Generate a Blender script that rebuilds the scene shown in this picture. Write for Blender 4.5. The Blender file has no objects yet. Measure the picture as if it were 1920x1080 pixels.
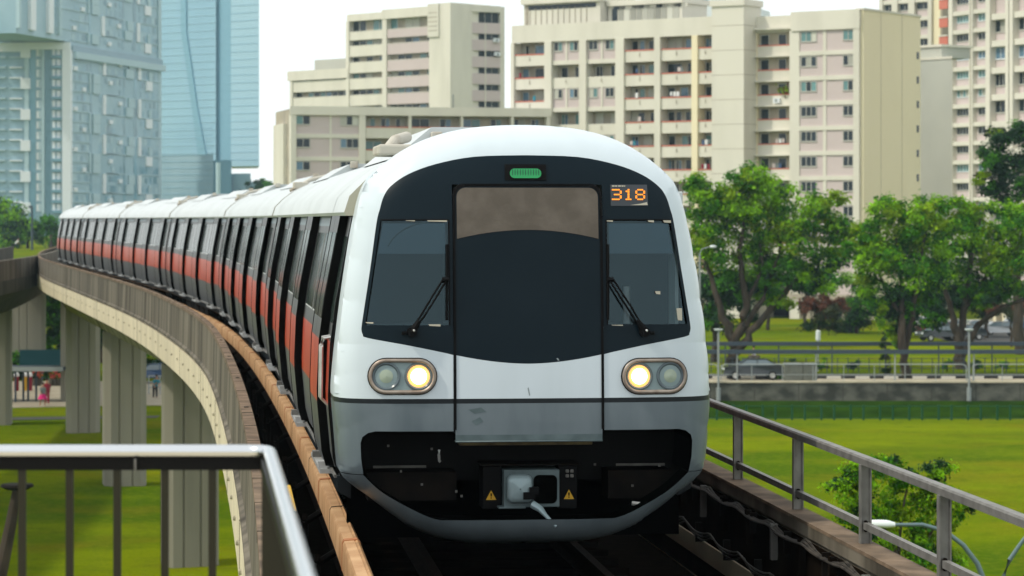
import bpy, bmesh, math, random
import numpy as np
from mathutils import Vector, Matrix
from mathutils.geometry import tessellate_polygon
R = math.radians
C = bpy.context.scene.collection
SC = bpy.context.scene
random.seed(7)

# ------------------------------------------------------------------ camera, sky, sun, exposure
F = 5346.0           # focal length in pixels of a 1920 px wide frame
HC = 12.3            # eye height above the lawn
cam_d = bpy.data.cameras.new('camera')
cam = bpy.data.objects.new('camera', cam_d)
C.objects.link(cam)
cam.location = (0, 0, HC)
cam.rotation_euler = (R(90), 0, 0)
cam_d.sensor_width = 36.0
cam_d.lens = 36.0 * F / 1920.0
cam_d.shift_y = -129.0 / 1920.0
cam_d.clip_start = 0.5
cam_d.clip_end = 6000
cam_d.dof.use_dof = True
cam_d.dof.focus_distance = 24.5
cam_d.dof.aperture_fstop = 4.5
SC.camera = cam

SUN_AZ, SUN_EL = R(-108), R(50)      # azimuth clockwise from +Y (straight ahead)
world = bpy.data.worlds.new('World')
SC.world = world
world.use_nodes = True
wn = world.node_tree
wn.nodes.clear()
sky = wn.nodes.new('ShaderNodeTexSky')
sky.sky_type = 'NISHITA'
sky.sun_disc = False
sky.sun_elevation = SUN_EL
sky.sun_rotation = SUN_AZ
sky.altitude = 0
sky.air_density = 1.0
sky.dust_density = 1.5
sky.ozone_density = 2.5
bg = wn.nodes.new('ShaderNodeBackground')
bg.inputs['Strength'].default_value = 0.15
wo = wn.nodes.new('ShaderNodeOutputWorld')
# thin bright overcast veil in front of the blue
veil = wn.nodes.new('ShaderNodeMix')
veil.data_type = 'RGBA'
veil.inputs[0].default_value = 0.85
veil.inputs[7].default_value = (8.6, 8.8, 8.7, 1)
wn.links.new(sky.outputs[0], veil.inputs[6])
wn.links.new(veil.outputs[2], bg.inputs[0])
wn.links.new(bg.outputs[0], wo.inputs[0])
sun_d = bpy.data.lights.new('sun', 'SUN')
sun_d.energy = 2.6
sun_d.angle = R(3.0)
sun_d.color = (1.0, 0.93, 0.80)
sun = bpy.data.objects.new('sun', sun_d)
C.objects.link(sun)
sdir = Vector((math.sin(SUN_AZ) * math.cos(SUN_EL), math.cos(SUN_AZ) * math.cos(SUN_EL), math.sin(SUN_EL)))
sun.rotation_euler = (-sdir).to_track_quat('-Z', 'Y').to_euler()
sun.location = (0, 0, 200)
SC.view_settings.view_transform = 'Standard'
SC.view_settings.look = 'None'
SC.view_settings.gamma = 1.0
SC.view_settings.exposure = 0.02
SC.view_settings.use_curve_mapping = False
SC.cycles.use_denoising = True
SC.cycles.max_bounces = 6
SC.cycles.diffuse_bounces = 3
SC.cycles.glossy_bounces = 3
SC.cycles.transmission_bounces = 4
SC.cycles.transparent_max_bounces = 8
SC.cycles.volume_bounces = 0
SC.cycles.caustics_reflective = False
SC.cycles.caustics_refractive = False


def P(px, py, Y):
    """the point at depth Y seen at pixel (px, py) of the photograph"""
    return Vector(((px - 960.0) / F * Y, Y, HC - (py - 411.0) / F * Y))


# ------------------------------------------------------------------ materials
def mat(name, col, rough=0.6, metal=0.0, var=0.0, scale=4.0, stretch=(1, 1, 1), col2=None, bump=0.0, bscale=None,
        spec=0.2, coat=0.0, emit=None, estr=0.0, lo=0.35, hi=0.65, coords='Object', detail=5.0, transl=0.0, island=0.0):
    m = bpy.data.materials.new(name)
    m.use_nodes = True
    nt = m.node_tree
    b = nt.nodes['Principled BSDF']
    b.inputs['Base Color'].default_value = (*col, 1)
    b.inputs['Roughness'].default_value = rough
    b.inputs['Metallic'].default_value = metal
    b.inputs['Specular IOR Level'].default_value = spec
    b.inputs['Coat Weight'].default_value = coat
    b.inputs['Coat Roughness'].default_value = 0.08
    if emit:
        b.inputs['Emission Color'].default_value = (*emit, 1)
        b.inputs['Emission Strength'].default_value = estr
    colour_out = None
    if col2 is not None or var > 0 or bump > 0:
        tc = nt.nodes.new('ShaderNodeTexCoord')
        mp = nt.nodes.new('ShaderNodeMapping')
        mp.inputs['Scale'].default_value = stretch
        nt.links.new(tc.outputs[coords], mp.inputs[0])
        nz = nt.nodes.new('ShaderNodeTexNoise')
        nz.inputs['Scale'].default_value = scale
        nz.inputs['Detail'].default_value = detail
        nt.links.new(mp.outputs[0], nz.inputs['Vector'])
        if col2 is None:
            col2 = tuple(c * (1 - var) for c in col)
        if col2 is not None:
            mr = nt.nodes.new('ShaderNodeMapRange')
            mr.inputs['From Min'].default_value = lo
            mr.inputs['From Max'].default_value = hi
            nt.links.new(nz.outputs[0], mr.inputs['Value'])
            mx = nt.nodes.new('ShaderNodeMix')
            mx.data_type = 'RGBA'
            mx.inputs[6].default_value = (*col, 1)
            mx.inputs[7].default_value = (*col2, 1)
            nt.links.new(mr.outputs[0], mx.inputs[0])
            nt.links.new(mx.outputs[2], b.inputs['Base Color'])
            colour_out = mx.outputs[2]
        if bump > 0:
            n2 = nt.nodes.new('ShaderNodeTexNoise')
            n2.inputs['Scale'].default_value = bscale or scale * 6
            n2.inputs['Detail'].default_value = 4
            nt.links.new(mp.outputs[0], n2.inputs['Vector'])
            bp = nt.nodes.new('ShaderNodeBump')
            bp.inputs['Strength'].default_value = bump
            bp.inputs['Distance'].default_value = 0.02
            nt.links.new(n2.outputs[0], bp.inputs['Height'])
            nt.links.new(bp.outputs[0], b.inputs['Normal'])
    if island > 0:
        g = nt.nodes.new('ShaderNodeNewGeometry')
        hsv = nt.nodes.new('ShaderNodeHueSaturation')
        mr2 = nt.nodes.new('ShaderNodeMapRange')
        mr2.inputs['To Min'].default_value = 1 - island
        mr2.inputs['To Max'].default_value = 1 + island
        nt.links.new(g.outputs['Random Per Island'], mr2.inputs['Value'])
        nt.links.new(mr2.outputs[0], hsv.inputs['Value'])
        if colour_out:
            nt.links.new(colour_out, hsv.inputs['Color'])
        else:
            hsv.inputs['Color'].default_value = (*col, 1)
        nt.links.new(hsv.outputs[0], b.inputs['Base Color'])
        colour_out = hsv.outputs[0]
    if transl > 0:
        tr = nt.nodes.new('ShaderNodeBsdfTranslucent')
        if colour_out:
            nt.links.new(colour_out, tr.inputs[0])
        else:
            tr.inputs[0].default_value = (*col, 1)
        ms = nt.nodes.new('ShaderNodeMixShader')
        ms.inputs[0].default_value = transl
        out = nt.nodes['Material Output']
        nt.links.new(b.outputs[0], ms.inputs[1])
        nt.links.new(tr.outputs[0], ms.inputs[2])
        nt.links.new(ms.outputs[0], out.inputs[0])
    return m


def glass_mat(name, tint=(0.25, 0.33, 0.36), rough=0.02, ior=1.5, refl=(1, 1, 1)):
    m = bpy.data.materials.new(name)
    m.use_nodes = True
    nt = m.node_tree
    nt.nodes.clear()
    out = nt.nodes.new('ShaderNodeOutputMaterial')
    t = nt.nodes.new('ShaderNodeBsdfTransparent')
    t.inputs[0].default_value = (*tint, 1)
    g = nt.nodes.new('ShaderNodeBsdfGlossy')
    g.inputs['Roughness'].default_value = rough
    g.inputs[0].default_value = (*refl, 1)
    lw = nt.nodes.new('ShaderNodeFresnel')
    lw.inputs[0].default_value = ior
    ms = nt.nodes.new('ShaderNodeMixShader')
    nt.links.new(lw.outputs[0], ms.inputs[0])
    nt.links.new(t.outputs[0], ms.inputs[1])
    nt.links.new(g.outputs[0], ms.inputs[2])
    nt.links.new(ms.outputs[0], out.inputs[0])
    return m


M = {}
M['white_paint'] = mat('white_paint', (0.56, 0.635, 0.68), 0.30, scale=0.9, stretch=(2.2, 2.2, .5), col2=(0.50, 0.57, 0.605), coat=0.2, lo=0.45, hi=0.75, detail=8)
M['grey_paint'] = mat('grey_paint', (0.135, 0.168, 0.186), 0.34, scale=1.1, stretch=(2.5, 2.5, .6), col2=(0.092, 0.12, 0.136), coat=0.15, lo=0.42, hi=0.72, detail=8)
M['stripe_black'] = mat('stripe_black', (0.008, 0.012, 0.015), 0.35)
M['mask'] = mat('mask', (0.0025, 0.0095, 0.015), 0.36, spec=0.12, scale=1.5, col2=(0.004, 0.0115, 0.0175))
M['taupe'] = mat('taupe', (0.095, 0.08, 0.064), 0.5, scale=5, col2=(0.135, 0.115, 0.095), lo=0.4, hi=0.7, bump=0.15, bscale=30)
M['rubber'] = mat('rubber', (0.003, 0.003, 0.0035), 0.6, spec=0.1)
M['black_void'] = mat('black_void', (0.001, 0.001, 0.001), 0.9, spec=0.0)
M['dark_steel'] = mat('dark_steel', (0.004, 0.0036, 0.0032), 0.75, scale=5, col2=(0.011, 0.008, 0.006), spec=0.08)
M['body_grey'] = mat('body_grey', (0.12, 0.13, 0.135), 0.38, metal=0.3, scale=1.3, col2=(0.085, 0.09, 0.09), stretch=(1, 1, 0.25))
M['body_red'] = mat('body_red', (0.40, 0.038, 0.006), 0.34, scale=1.0, col2=(0.31, 0.024, 0.005), spec=0.22)
M['body_dark'] = mat('body_dark', (0.016, 0.018, 0.018), 0.35, scale=2, col2=(0.024, 0.026, 0.024), spec=0.2)
M['body_top_strip'] = mat('body_top_strip', (0.15, 0.20, 0.23), 0.4, metal=0.2)
M['side_glass'] = mat('side_glass', (0.022, 0.036, 0.032), 0.12, spec=0.03)
M['roof_white'] = mat('roof_white', (0.50, 0.54, 0.55), 0.45, scale=1.2, stretch=(1, 0.35, 1), col2=(0.42, 0.455, 0.46), lo=0.42, hi=0.75)
M['roof_dirty'] = mat('roof_dirty', (0.46, 0.44, 0.38), 0.6, scale=4, col2=(0.28, 0.22, 0.16), lo=0.45, hi=0.75)
M['eave_beige'] = mat('eave_beige', (0.40, 0.38, 0.30), 0.5)
M['alu'] = mat('alu', (0.62, 0.64, 0.64), 0.35, metal=0.5, scale=6, col2=(0.42, 0.41, 0.38))
M['lamp_bezel'] = mat('lamp_bezel', (0.34, 0.295, 0.25), 0.4, metal=0.35, scale=9, col2=(0.22, 0.175, 0.145))
M['lamp_panel'] = mat('lamp_panel', (0.22, 0.29, 0.30), 0.35)
M['lamp_ring'] = mat('lamp_ring', (0.10, 0.13, 0.145), 0.25)
M['lamp_off'] = mat('lamp_off', (0.30, 0.36, 0.28), 0.2, coat=0.5)
M['lamp_on'] = mat('lamp_on', (1, 0.8, 0.5), 0.3, emit=(1.0, 0.78, 0.42), estr=9.0)
M['lamp_glow'] = mat('lamp_glow', (0.8, 0.5, 0.2), 0.3, emit=(1.0, 0.50, 0.12), estr=0.9)
M['green_led'] = mat('green_led', (0.02, 0.16, 0.06), 0.3, emit=(0.03, 0.40, 0.12), estr=0.35)
M['orange_led'] = mat('orange_led', (0.5, 0.15, 0.02), 0.4, emit=(1.0, 0.30, 0.02), estr=1.3)
M['display_face'] = mat('display_face', (0.05, 0.058, 0.068), 0.35)
M['sticker'] = mat('sticker', (0.45, 0.42, 0.34), 0.5)
M['yellow'] = mat('yellow', (0.62, 0.36, 0.03), 0.45)
M['coupler_grey'] = mat('coupler_grey', (0.115, 0.155, 0.165), 0.4, metal=0.1, scale=6, col2=(0.075, 0.105, 0.11))
M['coupler_light'] = mat('coupler_light', (0.26, 0.34, 0.36), 0.3, metal=0.2)
M['olive_metal'] = mat('olive_metal', (0.16, 0.13, 0.06), 0.5, metal=0.3, scale=8, col2=(0.07, 0.05, 0.03))
M['cab_wall'] = mat('cab_wall', (0.75, 0.85, 0.83), 0.6)
M['cab_dark'] = mat('cab_dark', (0.03, 0.045, 0.055), 0.6)
M['cab_glass'] = glass_mat('cab_glass', (0.8, 0.9, 0.93), .03, 1.58, (0.6, 0.88, 1.0))
M['visor'] = mat('visor', (0.022, 0.052, 0.078), 0.25)
M['concrete_dark'] = mat('concrete_dark', (0.165, 0.145, 0.11), 0.85, scale=1.3, stretch=(1.2, 1.2, 0.12), col2=(0.045, 0.038, 0.027), lo=0.36, hi=0.66, bump=0.15, bscale=14, detail=6)
M['concrete_pale'] = mat('concrete_pale', (0.60, 0.53, 0.38), 0.8, scale=0.9, stretch=(1, 1, 0.35), col2=(0.44, 0.39, 0.28), lo=0.4, hi=0.75, bump=0.1)
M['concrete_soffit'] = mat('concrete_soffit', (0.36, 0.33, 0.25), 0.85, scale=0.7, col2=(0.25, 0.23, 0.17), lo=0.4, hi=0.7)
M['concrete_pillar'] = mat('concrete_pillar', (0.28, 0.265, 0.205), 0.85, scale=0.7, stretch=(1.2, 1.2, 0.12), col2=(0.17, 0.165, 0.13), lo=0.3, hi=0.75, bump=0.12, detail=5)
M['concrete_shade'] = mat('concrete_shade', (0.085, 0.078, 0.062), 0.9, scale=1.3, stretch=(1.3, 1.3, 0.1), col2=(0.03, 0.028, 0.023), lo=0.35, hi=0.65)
M['coping'] = mat('coping', (0.21, 0.15, 0.10), 0.85, scale=3, col2=(0.09, 0.065, 0.043), bump=0.3, bscale=20)
M['groove'] = mat('groove', (0.05, 0.045, 0.035), 0.9)
M['concrete_trough_shade'] = mat('concrete_trough_shade', (0.014, 0.010, 0.007), 0.95, scale=2, stretch=(1, 1, .2), col2=(0.004, 0.003, 0.0025), spec=0.0)  # near-black concrete: the trough's shadow painted into its inner faces
M['track_bed'] = mat('track_bed', (0.004, 0.0032, 0.0026), 0.95, scale=6, col2=(0.009, 0.007, 0.005), spec=0.0)
M['rail_steel'] = mat('rail_steel', (0.018, 0.010, 0.007), 0.7, scale=8, col2=(0.008, 0.005, 0.003), spec=0.05)
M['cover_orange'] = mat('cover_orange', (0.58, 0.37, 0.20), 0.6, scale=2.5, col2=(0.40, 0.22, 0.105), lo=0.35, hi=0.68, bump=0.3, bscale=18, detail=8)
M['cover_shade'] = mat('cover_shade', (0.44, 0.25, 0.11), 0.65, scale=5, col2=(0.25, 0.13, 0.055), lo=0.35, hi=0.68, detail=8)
M['cover_joint'] = mat('cover_joint', (0.40, 0.17, 0.075), 0.6)
M['galv'] = mat('galv', (0.20, 0.195, 0.18), 0.5, metal=0.3, scale=7, col2=(0.13, 0.125, 0.115), lo=0.4, hi=0.7)
M['galv_light'] = mat('galv_light', (0.36, 0.31, 0.25), 0.5, metal=0.2, scale=6, col2=(0.24, 0.21, 0.17))
M['cable'] = mat('cable', (0.06, 0.052, 0.042), 0.5, scale=12, col2=(0.012, 0.010, 0.009))
M['stainless'] = mat('stainless', (0.62, 0.64, 0.66), 0.22, metal=1.0)
M['baluster'] = mat('baluster', (0.020, 0.019, 0.010), 0.4, spec=0.2)
M['bar_black'] = mat('bar_black', (0.004, 0.004, 0.004), 0.5, spec=0.1)
M['grass'] = mat('grass', (0.150, 0.185, 0.0012), 0.95, scale=0.07, col2=(0.055, 0.105, 0.0012), lo=0.36, hi=0.66, detail=9, spec=0.0)
M['grass_bank'] = mat('grass_bank', (0.022, 0.055, 0.002), 0.95, scale=0.5, col2=(0.010, 0.030, 0.002), spec=0.0)
M['paving'] = mat('paving', (0.34, 0.30, 0.22), 0.9, scale=0.8, col2=(0.27, 0.235, 0.17))
M['asphalt'] = mat('asphalt', (0.075, 0.075, 0.072), 0.9, scale=3, col2=(0.05, 0.05, 0.048))
M['kerb_white'] = mat('kerb_white', (0.62, 0.60, 0.52), 0.8)
M['kerb_black'] = mat('kerb_black', (0.02, 0.02, 0.02), 0.8)
M['wall_grey'] = mat('wall_grey', (0.13, 0.13, 0.105), 0.9, scale=0.9, stretch=(1, 1, 1.5), col2=(0.045, 0.047, 0.038), lo=0.38, hi=0.62, bump=0.2, bscale=4, detail=8)
M['bark'] = mat('bark', (0.075, 0.058, 0.042), 0.9, scale=3, stretch=(1, 1, 0.3), col2=(0.035, 0.028, 0.02))
M['leaf_bright'] = mat('leaf_bright', (0.19, 0.40, 0.006), 0.6, transl=0.45, island=0.6, spec=0.1)
M['leaf_mid'] = mat('leaf_mid', (0.052, 0.195, 0.005), 0.6, transl=0.4, island=0.6, spec=0.1)
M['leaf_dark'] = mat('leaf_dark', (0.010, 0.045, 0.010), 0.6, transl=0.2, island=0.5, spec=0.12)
M['leaf_yellow'] = mat('leaf_yellow', (0.21, 0.34, 0.006), 0.6, transl=0.4, island=0.4, spec=0.1)
M['leaf_red'] = mat('leaf_red', (0.10, 0.030, 0.012), 0.6, transl=0.2, island=0.5, spec=0.2)
M['leaf_olive'] = mat('leaf_olive', (0.035, 0.045, 0.014), 0.6, transl=0.2, island=0.5, spec=0.2)
M['hdb_cream'] = mat('hdb_cream', (0.67, 0.645, 0.55), 0.85, scale=0.35, stretch=(1, 1, 0.18), col2=(0.57, 0.55, 0.465), lo=0.42, hi=0.78, detail=7)
M['hdb_yellow'] = mat('hdb_yellow', (0.80, 0.72, 0.50), 0.85, scale=0.12, stretch=(1, 1, 0.4), col2=(0.74, 0.66, 0.45), lo=0.4, hi=0.7)
M['hdb_pink'] = mat('hdb_pink', (0.565, 0.485, 0.465), 0.85, scale=0.2, col2=(0.53, 0.455, 0.435))
M['hdb_recess'] = mat('hdb_recess', (0.44, 0.39, 0.30), 0.9, scale=0.5, col2=(0.32, 0.29, 0.235))  # darker cream, recess shading put into the wall colour
M['hdb_grey'] = mat('hdb_grey', (0.46, 0.47, 0.41), 0.85, scale=0.15, col2=(0.41, 0.42, 0.37))
M['hdb_roof'] = mat('hdb_roof', (0.36, 0.36, 0.33), 0.85)
M['ledge_red'] = mat('ledge_red', (0.55, 0.17, 0.12), 0.7)
M['void_dark'] = mat('void_dark', (0.012, 0.016, 0.022), 0.9, spec=0.1)
M['win_dark'] = mat('win_dark', (0.010, 0.020, 0.028), 0.15, spec=0.4, island=0.5)
M['win_teal'] = mat('win_teal', (0.10, 0.22, 0.22), 0.2, spec=0.6, island=0.3)
M['win_blue'] = mat('win_blue', (0.10, 0.19, 0.27), 0.2, spec=0.6, island=0.3)
M['win_curtain'] = mat('win_curtain', (0.42, 0.42, 0.36), 0.7, island=0.4)
M['win_frame'] = mat('win_frame', (0.48, 0.47, 0.42), 0.6)
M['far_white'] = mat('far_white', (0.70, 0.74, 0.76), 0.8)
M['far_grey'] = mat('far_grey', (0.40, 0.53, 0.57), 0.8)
M['far_haze_blue'] = mat('far_haze_blue', (0.25, 0.39, 0.455), 0.5, scale=0.08, col2=(0.32, 0.46, 0.52), spec=0.3)  # these tower blues carry distance haze in their base colour
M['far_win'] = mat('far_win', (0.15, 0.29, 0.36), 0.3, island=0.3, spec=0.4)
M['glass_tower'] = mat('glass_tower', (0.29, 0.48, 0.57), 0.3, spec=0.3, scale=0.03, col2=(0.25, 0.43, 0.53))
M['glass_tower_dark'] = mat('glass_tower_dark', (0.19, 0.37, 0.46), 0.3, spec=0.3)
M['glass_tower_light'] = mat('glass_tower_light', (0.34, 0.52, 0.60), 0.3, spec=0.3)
M['steel_blue'] = mat('steel_blue', (0.06, 0.08, 0.10), 0.5, metal=0.3)
M['post_grey'] = mat('post_grey', (0.30, 0.33, 0.32), 0.5, metal=0.2)
M['fence_green'] = mat('fence_green', (0.01, 0.07, 0.03), 0.5)
M['cabinet_grey'] = mat('cabinet_grey', (0.20, 0.21, 0.175), 0.7, scale=2, col2=(0.15, 0.16, 0.13))
M['grime'] = mat('grime', (0.24, 0.28, 0.29), 0.6)
M['lamp_white'] = mat('lamp_white', (0.68, 0.74, 0.72), 0.35)
M['lamp_arm'] = mat('lamp_arm', (0.13, 0.19, 0.20), 0.4, metal=0.3)
M['teal_board'] = mat('teal_board', (0.004, 0.045, 0.055), 0.7)
M['car_dark'] = mat('car_dark', (0.03, 0.038, 0.045), 0.2, coat=0.8)
M['car_white'] = mat('car_white', (0.7, 0.7, 0.7), 0.25, coat=0.8)
M['car_silver'] = mat('car_silver', (0.38, 0.40, 0.42), 0.25, metal=0.5, coat=0.8)
M['car_red'] = mat('car_red', (0.25, 0.02, 0.02), 0.25, coat=0.8)
M['car_blue'] = mat('car_blue', (0.02, 0.06, 0.15), 0.25, coat=0.8)
M['car_glass'] = mat('car_glass', (0.10, 0.14, 0.16), 0.05, spec=0.8)
M['tyre'] = mat('tyre', (0.012, 0.012, 0.012), 0.8)
M['skin'] = mat('skin', (0.36, 0.2, 0.13), 0.6)
M['cloth_pink'] = mat('cloth_pink', (0.55, 0.02, 0.16), 0.8)
M['cloth_red'] = mat('cloth_red', (0.22, 0.015, 0.03), 0.8)
M['cloth_grey'] = mat('cloth_grey', (0.18, 0.2, 0.2), 0.8)
M['cloth_teal'] = mat('cloth_teal', (0.03, 0.22, 0.30), 0.8)
M['cloth_white'] = mat('cloth_white', (0.7, 0.7, 0.7), 0.8)
M['cloth_black'] = mat('cloth_black', (0.012, 0.013, 0.016), 0.8)
M['hair'] = mat('hair', (0.012, 0.009, 0.008), 0.6)
M['flower'] = mat('flower', (0.5, 0.08, 0.06), 0.8, island=0.5)




def grass_mat(name, cols, spec=0.0):
    """mown turf: broad bands, middle patches and a fine speckle"""
    m = bpy.data.materials.new(name)
    m.use_nodes = True
    nt = m.node_tree
    b = nt.nodes['Principled BSDF']
    b.inputs['Roughness'].default_value = 1.0
    b.inputs['Specular IOR Level'].default_value = spec
    tc = nt.nodes.new('ShaderNodeTexCoord')
    prev = None
    for i, (sc_, st, lo, hi, col, amt) in enumerate(cols):
        mp = nt.nodes.new('ShaderNodeMapping')
        mp.inputs['Scale'].default_value = st
        nt.links.new(tc.outputs['Object'], mp.inputs[0])
        nz = nt.nodes.new('ShaderNodeTexNoise')
        nz.inputs['Scale'].default_value = sc_
        nz.inputs['Detail'].default_value = 6
        nz.inputs['Roughness'].default_value = 0.62
        nt.links.new(mp.outputs[0], nz.inputs['Vector'])
        mr = nt.nodes.new('ShaderNodeMapRange')
        mr.inputs['From Min'].default_value = lo
        mr.inputs['From Max'].default_value = hi
        mr.inputs['To Max'].default_value = amt
        nt.links.new(nz.outputs[0], mr.inputs['Value'])
        mx = nt.nodes.new('ShaderNodeMix')
        mx.data_type = 'RGBA'
        if prev is None:
            mx.inputs[6].default_value = (*cols[0][4], 1)
        else:
            nt.links.new(prev, mx.inputs[6])
        mx.inputs[7].default_value = (*col, 1)
        nt.links.new(mr.outputs[0], mx.inputs[0])
        prev = mx.outputs[2]
    nt.links.new(prev, b.inputs['Base Color'])
    return m


M['grass'] = grass_mat('grass', [(1, (1, 1, 1), .9, 1, (0.142, 0.182, 0.0012), 0), (0.035, (1, 1.6, 1), .40, .60, (0.042, 0.092, 0.002), .9), (0.11, (1, 1.3, 1), .50, .66, (0.155, 0.125, 0.008), .55),
                                 (0.45, (1, 1, 1), .52, .72, (0.045, 0.080, 0.003), .6), (2.2, (1, 1, 1), .45, .75, (0.17, 0.19, 0.012), .5), (9.0, (1, 1, 1), .48, .75, (0.03, 0.06, 0.003), .55)])
# ------------------------------------------------------------------ mesh helpers
class MB:
    def __init__(s):
        s.v, s.f, s.mi, s.mats, s.nrm = [], [], [], [], {}

    def m(s, name):
        if name not in s.mats:
            s.mats.append(name)
        return s.mats.index(name)

    def face(s, pts, mname):
        n = len(s.v)
        s.v.extend([tuple(p) for p in pts])
        s.f.append(tuple(range(n, n + len(pts))))
        s.mi.append(s.m(mname))

    def mesh(s, verts, faces, mname):
        n = len(s.v)
        s.v.extend([tuple(p) for p in verts])
        k = s.m(mname)
        for f in faces:
            s.f.append(tuple(i + n for i in f))
            s.mi.append(k)

    def box(s, x0, x1, y0, y1, z0, z1, mname, skip=''):
        v = [(x0, y0, z0), (x1, y0, z0), (x1, y1, z0), (x0, y1, z0), (x0, y0, z1), (x1, y0, z1), (x1, y1, z1), (x0, y1, z1)]
        f = [(0, 3, 2, 1), (4, 5, 6, 7), (0, 1, 5, 4), (1, 2, 6, 5), (2, 3, 7, 6), (3, 0, 4, 7)]
        s.mesh(v, f, mname)

    def tube(s, pts, rad, mname, n=8, cap=True):
        pts = [Vector(p) for p in pts]
        if not isinstance(rad, (list, tuple)):
            rad = [rad] * len(pts)
        rings = []
        ref = Vector((0, 0, 1))
        for i, p in enumerate(pts):
            a = pts[max(0, i - 1)]
            b = pts[min(len(pts) - 1, i + 1)]
            d = (b - a).normalized()
            r = ref if abs(d.dot(ref)) < 0.95 else Vector((1, 0, 0))
            x = d.cross(r).normalized()
            y = d.cross(x).normalized()
            rings.append([p + (x * math.cos(2 * math.pi * k / n) + y * math.sin(2 * math.pi * k / n)) * rad[i] for k in range(n)])
        v = [q for r_ in rings for q in r_]
        f = []
        for i in range(len(pts) - 1):
            for k in range(n):
                f.append((i * n + k, i * n + (k + 1) % n, (i + 1) * n + (k + 1) % n, (i + 1) * n + k))
        if cap:
            f.append(tuple(range(n)))
            f.append(tuple((len(pts) - 1) * n + k for k in range(n)))
        s.mesh(v, f, mname)

    def sweep(s, rings, mname, closed=True, cap=False):
        """rings: list of equally long point lists"""
        n = len(rings[0])
        v = [p for r_ in rings for p in r_]
        f = []
        for i in range(len(rings) - 1):
            for k in range(n if closed else n - 1):
                f.append((i * n + k, i * n + (k + 1) % n, (i + 1) * n + (k + 1) % n, (i + 1) * n + k))
        if cap:
            f.append(tuple(range(n)))
            f.append(tuple((len(rings) - 1) * n + k for k in range(n)))
        s.mesh(v, f, mname)

    def ball(s, c, rx, ry, rz, mname, n=12, h=8):
        v, f = [], []
        for i in range(h + 1):
            a = math.pi * i / h
            for k in range(n):
                b = 2 * math.pi * k / n
                v.append((c[0] + rx * math.sin(a) * math.cos(b), c[1] + ry * math.sin(a) * math.sin(b), c[2] + rz * math.cos(a)))
        for i in range(h):
            for k in range(n):
                f.append((i * n + k, i * n + (k + 1) % n, (i + 1) * n + (k + 1) % n, (i + 1) * n + k))
        s.mesh(v, f, mname)

    def build(s, name, parent=None, smooth=False, fix=True, bevel=0.0, angle=35):
        me = bpy.data.meshes.new(name)
        me.from_pydata(s.v, [], s.f)
        for k in s.mats:
            me.materials.append(M[k])
        me.polygons.foreach_set('material_index', s.mi)
        if s.nrm:
            smooth_all = [True] * len(me.polygons)
            me.polygons.foreach_set('use_smooth', smooth_all)
            me.update()
            base = [v.normal.copy() for v in me.vertices]
            me.normals_split_custom_set_from_vertices([tuple(s.nrm.get(i, base[i])) for i in range(len(base))])
        elif fix or smooth:
            bm = bmesh.new()
            bm.from_mesh(me)
            if smooth:
                bmesh.ops.remove_doubles(bm, verts=bm.verts, dist=1e-5)
            if fix:
                bmesh.ops.recalc_face_normals(bm, faces=bm.faces)
            bm.to_mesh(me)
            bm.free()
        if smooth and not s.nrm:
            me.polygons.foreach_set('use_smooth', [True] * len(me.polygons))
            me.set_sharp_from_angle(angle=R(angle))
        me.update()
        o = bpy.data.objects.new(name, me)
        C.objects.link(o)
        if parent:
            o.parent = parent
        if bevel > 0:
            b = o.modifiers.new('bevel', 'BEVEL')
            b.width = bevel
            b.segments = 2
            b.limit_method = 'ANGLE'
        return o


def tag(o, label=None, cat=None, group=None, kind=None):
    if label:
        o['label'] = label
    if cat:
        o['category'] = cat
    if group:
        o['group'] = group
    if kind:
        o['kind'] = kind
    return o


def thing(name, label, cat, loc=(0, 0, 0), rz=0.0, group=None):
    o = bpy.data.objects.new(name, None)
    C.objects.link(o)
    o.location = loc
    o.rotation_euler = (0, 0, rz)
    o.empty_display_size = 0.3
    return tag(o, label, cat, group)


def copy_tree(o, parent=None):
    c = o.copy()
    C.objects.link(c)
    if parent:
        c.parent = parent
    for ch in list(o.children):
        copy_tree(ch, c)
    return c


# ------------------------------------------------------------------ the track curve
KY = np.array([-10, 0, 23.6, 46.955, 70.144, 93.18, 116.08, 138.96, 161.86, 190, 230, 300.0])
KX = np.array([3.30, 2.36, .1435, -2.46, -5.6, -9.72, -14.52, -19.45, -24.23, -29.0, -34.3, -42.5])


def _spline(xk, yk):
    n = len(xk)
    h = np.diff(xk)
    A = np.zeros((n, n))
    r = np.zeros(n)
    A[0, 0] = A[-1, -1] = 1
    for i in range(1, n - 1):
        A[i, i - 1], A[i, i], A[i, i + 1] = h[i - 1], 2 * (h[i - 1] + h[i]), h[i]
        r[i] = 6 * ((yk[i + 1] - yk[i]) / h[i] - (yk[i] - yk[i - 1]) / h[i - 1])
    m = np.linalg.solve(A, r)

    def f(x):
        i = int(min(max(np.searchsorted(xk, x) - 1, 0), n - 2))
        t, w = x - xk[i], xk[i + 1] - x
        return (m[i] * w ** 3 + m[i + 1] * t ** 3) / (6 * h[i]) + (yk[i] / h[i] - m[i] * h[i] / 6) * w + (yk[i + 1] / h[i] - m[i + 1] * h[i] / 6) * t
    return f


trackX = _spline(KY, KX)
RAIL = 9.3


def track(Y, u, z, fx=trackX):
    e = 0.05
    s = (fx(Y + e) - fx(Y - e)) / (2 * e)
    th = math.atan(-s)
    return Vector((fx(Y) + u * math.cos(th), Y + u * math.sin(th), z)), th


def swept(mb, prof, Ys, mname, closed=True, cap=True, fx=trackX):
    mb.sweep([[track(y, u, z, fx)[0] for (u, z) in prof] for y in Ys], mname, closed, cap and closed)


def yrange(a, b, st):
    n = max(1, int(round((b - a) / st)))
    return [a + (b - a) * i / n for i in range(n + 1)]

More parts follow.
